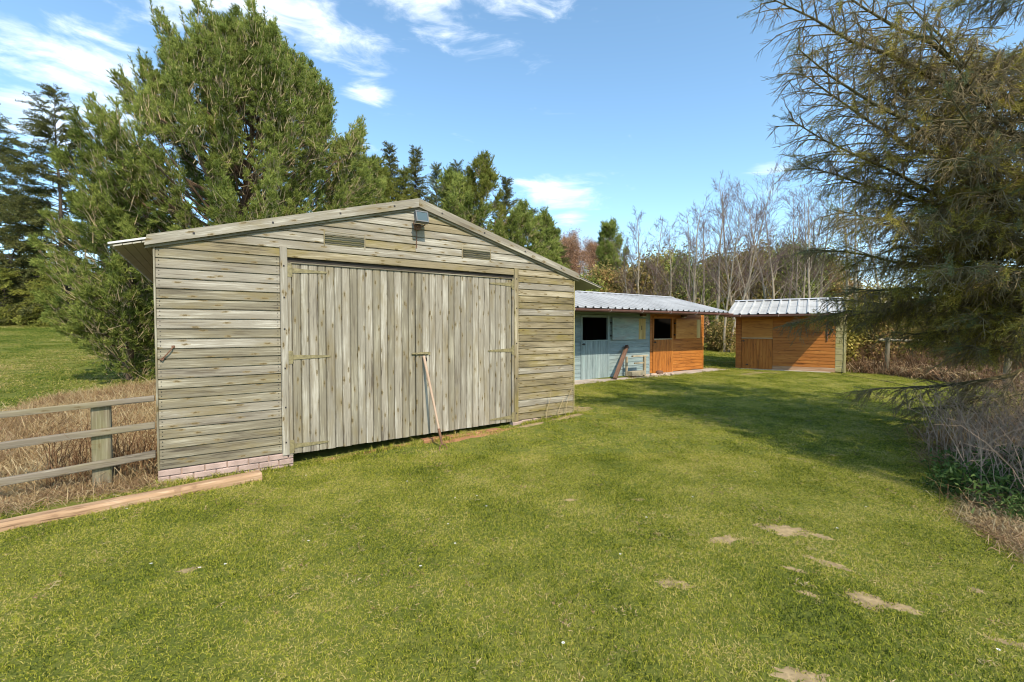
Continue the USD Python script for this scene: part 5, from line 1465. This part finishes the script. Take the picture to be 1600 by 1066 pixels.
lawn('lawn_grass', [lawn_proto(500 + i, 30, .040, .036, .0038, .62) for i in range(6)], NEAR, sc, 'short patchy lawn of fine green and straw coloured blades')
MID = grid_pts(-5, 13.5, 6.1, 16.8, .21, rs)
MID = MID[(np.abs(MID[:, 0]) < MID[:, 1] * 1.2)]
k_, a_, d_ = keep(MID)
k_ &= ~SB.inside(MID) & ~SBK.inside(MID)
MID = MID[k_]
lawn('lawn_grass', [lawn_proto(520 + i, 220, .16, .036, .006) for i in range(5)], MID, .6 + .9 * meshkit.fbm(np.column_stack([MID * .7, 0 * MID[:, :1]]), 4, 11), 'lawn reaching from the barn to the stable and the shed')
GAP = grid_pts(6.5, 13, 16.8, 27, .42, rs)
k_, a_, d_ = keep(GAP)
lawn('lawn_grass', [lawn_proto(530 + i, 160, .3, .07, .014) for i in range(3)], GAP[k_], np.ones(k_.sum()), 'rough bright grass rising beyond the gap between stable and shed')
ROUGH = grid_pts(-6, -2.5, 3.0, 6.2, .12, rs)
d_ = (ROUGH[:, 0] - BO[0]) * BN[0] + (ROUGH[:, 1] - BO[1]) * BN[1]; a_ = (ROUGH[:, 0] - BO[0]) * BD[0] + (ROUGH[:, 1] - BO[1]) * BD[1]
ROUGH = ROUGH[(a_ < 1.1) & (d_ < .62) & (d_ > .05) & (rs.random(len(ROUGH)) < .55)]
lawn('lawn_grass', [lawn_proto(540 + i, 50, .08, .075, .005, .9) for i in range(4)], ROUGH, np.full(len(ROUGH), 1.0), 'longer uncut grass between the timber beam and the rail fence')
WG = np.vstack([[barn_pt(a, -d)[:2] for a, d in zip(rs.uniform(1.5, 4.2, 90), rs.uniform(.01, .16, 90))], [barn_pt(a, -d)[:2] for a, d in zip(rs.uniform(4.95, 6.3, 46), rs.uniform(.05, .16, 46))],
                [st_pt(a, y)[:2] for a, y in zip(rs.uniform(.4, 7.4, 90), rs.uniform(-.72, -.6, 90))], [barn_pt(a, -d)[:2] for a, d in zip(rs.uniform(.02, 1.5, 40), rs.uniform(.05, .12, 40))]])
wg = instancer('wall_grass', [tuft(570 + i, 26, .10, .005, .45, .035, .8) for i in range(4)], 'lawn_blade', np.column_stack([WG, ground(WG[:, 0], WG[:, 1]) - .01]), quats(np.column_stack([np.cos(WG[:, 0] * 40), np.sin(WG[:, 0] * 40), np.zeros(len(WG))]), np.full(len(WG), PI / 2) * 0), rs.uniform(.5, 1.25, len(WG)), rs.integers(0, 4, len(WG)))
tag(wg, 'longer uncut grass tufts at the foot of the barn and the stable path', 'grass', kind='stuff')
# the field on the left
FLD = grid_pts(-40, -6, 6, 31, .5, rs)
az = np.degrees(np.arctan2(FLD[:, 0], FLD[:, 1]))
FLD = FLD[(az > -52) & (az < -33) & ~S1.inside(FLD)]
z = ground(FLD[:, 0], FLD[:, 1])
from scipy.spatial.transform import Rotation
pi = instancer('field_grass', [lawn_proto(560 + i, 240, .36, .07, .016) for i in range(4)], 'field_blade', np.column_stack([FLD, z]), Rotation.from_euler('z', rs.uniform(0, 6.28, len(FLD))).as_quat(), np.column_stack([np.ones(len(FLD)), np.ones(len(FLD)), rs.uniform(.6, 1.3, len(FLD))]), rs.integers(0, 4, len(FLD)))
tag(pi, 'green pasture rising to the dark conifers on the left', 'grass', kind='stuff')

FL = rs.uniform([-4.5, 1.5], [6, 9], (5200, 2))
FL = FL[(np.abs(FL[:, 0]) < FL[:, 1] * 1.2) & (meshkit.fbm(np.column_stack([FL * 1.3, 0 * FL[:, :1]]), 4, 21) + rs.normal(size=len(FL)) * .12 > .60)]
k_, a_, d_ = keep(FL)
scatter('dead_clippings', [tuft(90 + i, 9, .028, .0042, 2.4, .02, .2) for i in range(4)], ['straw', 'straw', 'bracken', 'straw'], FL[k_], .5, 1.1, rs, 'tan dead grass clippings flecked over the lawn', 'clippings', dz=.022)

# ---- daisies on the lawn
g = np.random.default_rng(9)
DA = [(478, 741), (636, 752), (700, 820), (198, 795), (236, 882), (312, 888), (352, 882), (657, 886), (711, 851), (969, 869), (880, 1007), (1082, 779), (1010, 811), (1353, 792), (1308, 826), (1560, 1018), (745, 776), (760, 792), (711, 779), (482, 845), (1255, 700), (1290, 672), (1216, 655), (1180, 740)]
for i, (px, py) in enumerate(DA):
    r = np.array([(px - 800) / 711, math.cos(PITCH) - (py - 533) / 711 * math.sin(PITCH), -math.sin(PITCH) - (py - 533) / 711 * math.cos(PITCH)])
    p = np.array([0, 0, CAM_H]) + r * (.03 - CAM_H) / r[2]
    p = on(p[0], p[1], .034)
    d = thing('daisy', 'tiny white daisy open in the short lawn', 'daisy', p, g.uniform(0, 6), 'daisies scattered over the lawn')
    k = 9
    V, F = [], []
    for j in range(k):
        a = 2 * PI * j / k
        o, s = np.array([math.cos(a), math.sin(a), .15]), np.array([-math.sin(a), math.cos(a), 0])
        b = len(V)
        V += [o * .003 - s * .001, o * .003 + s * .001, o * .009 + s * .0025, o * .009 - s * .0025]
        F += [[b, b + 1, b + 2], [b, b + 2, b + 3]]
    obj('petals', (np.array(V), np.array(F)), 'petal', d)
    import trimesh
    c_ = trimesh.creation.icosphere(1, .0032)
    obj('flower_eye', (c_.vertices * [1, 1, .6] + [0, 0, .001], c_.faces), 'hinge_metal', d)
    obj('stalk', segs([[0, 0, 0]], [[0, 0, -.035]], [.0008], [.0008], 3), 'nettle', d)
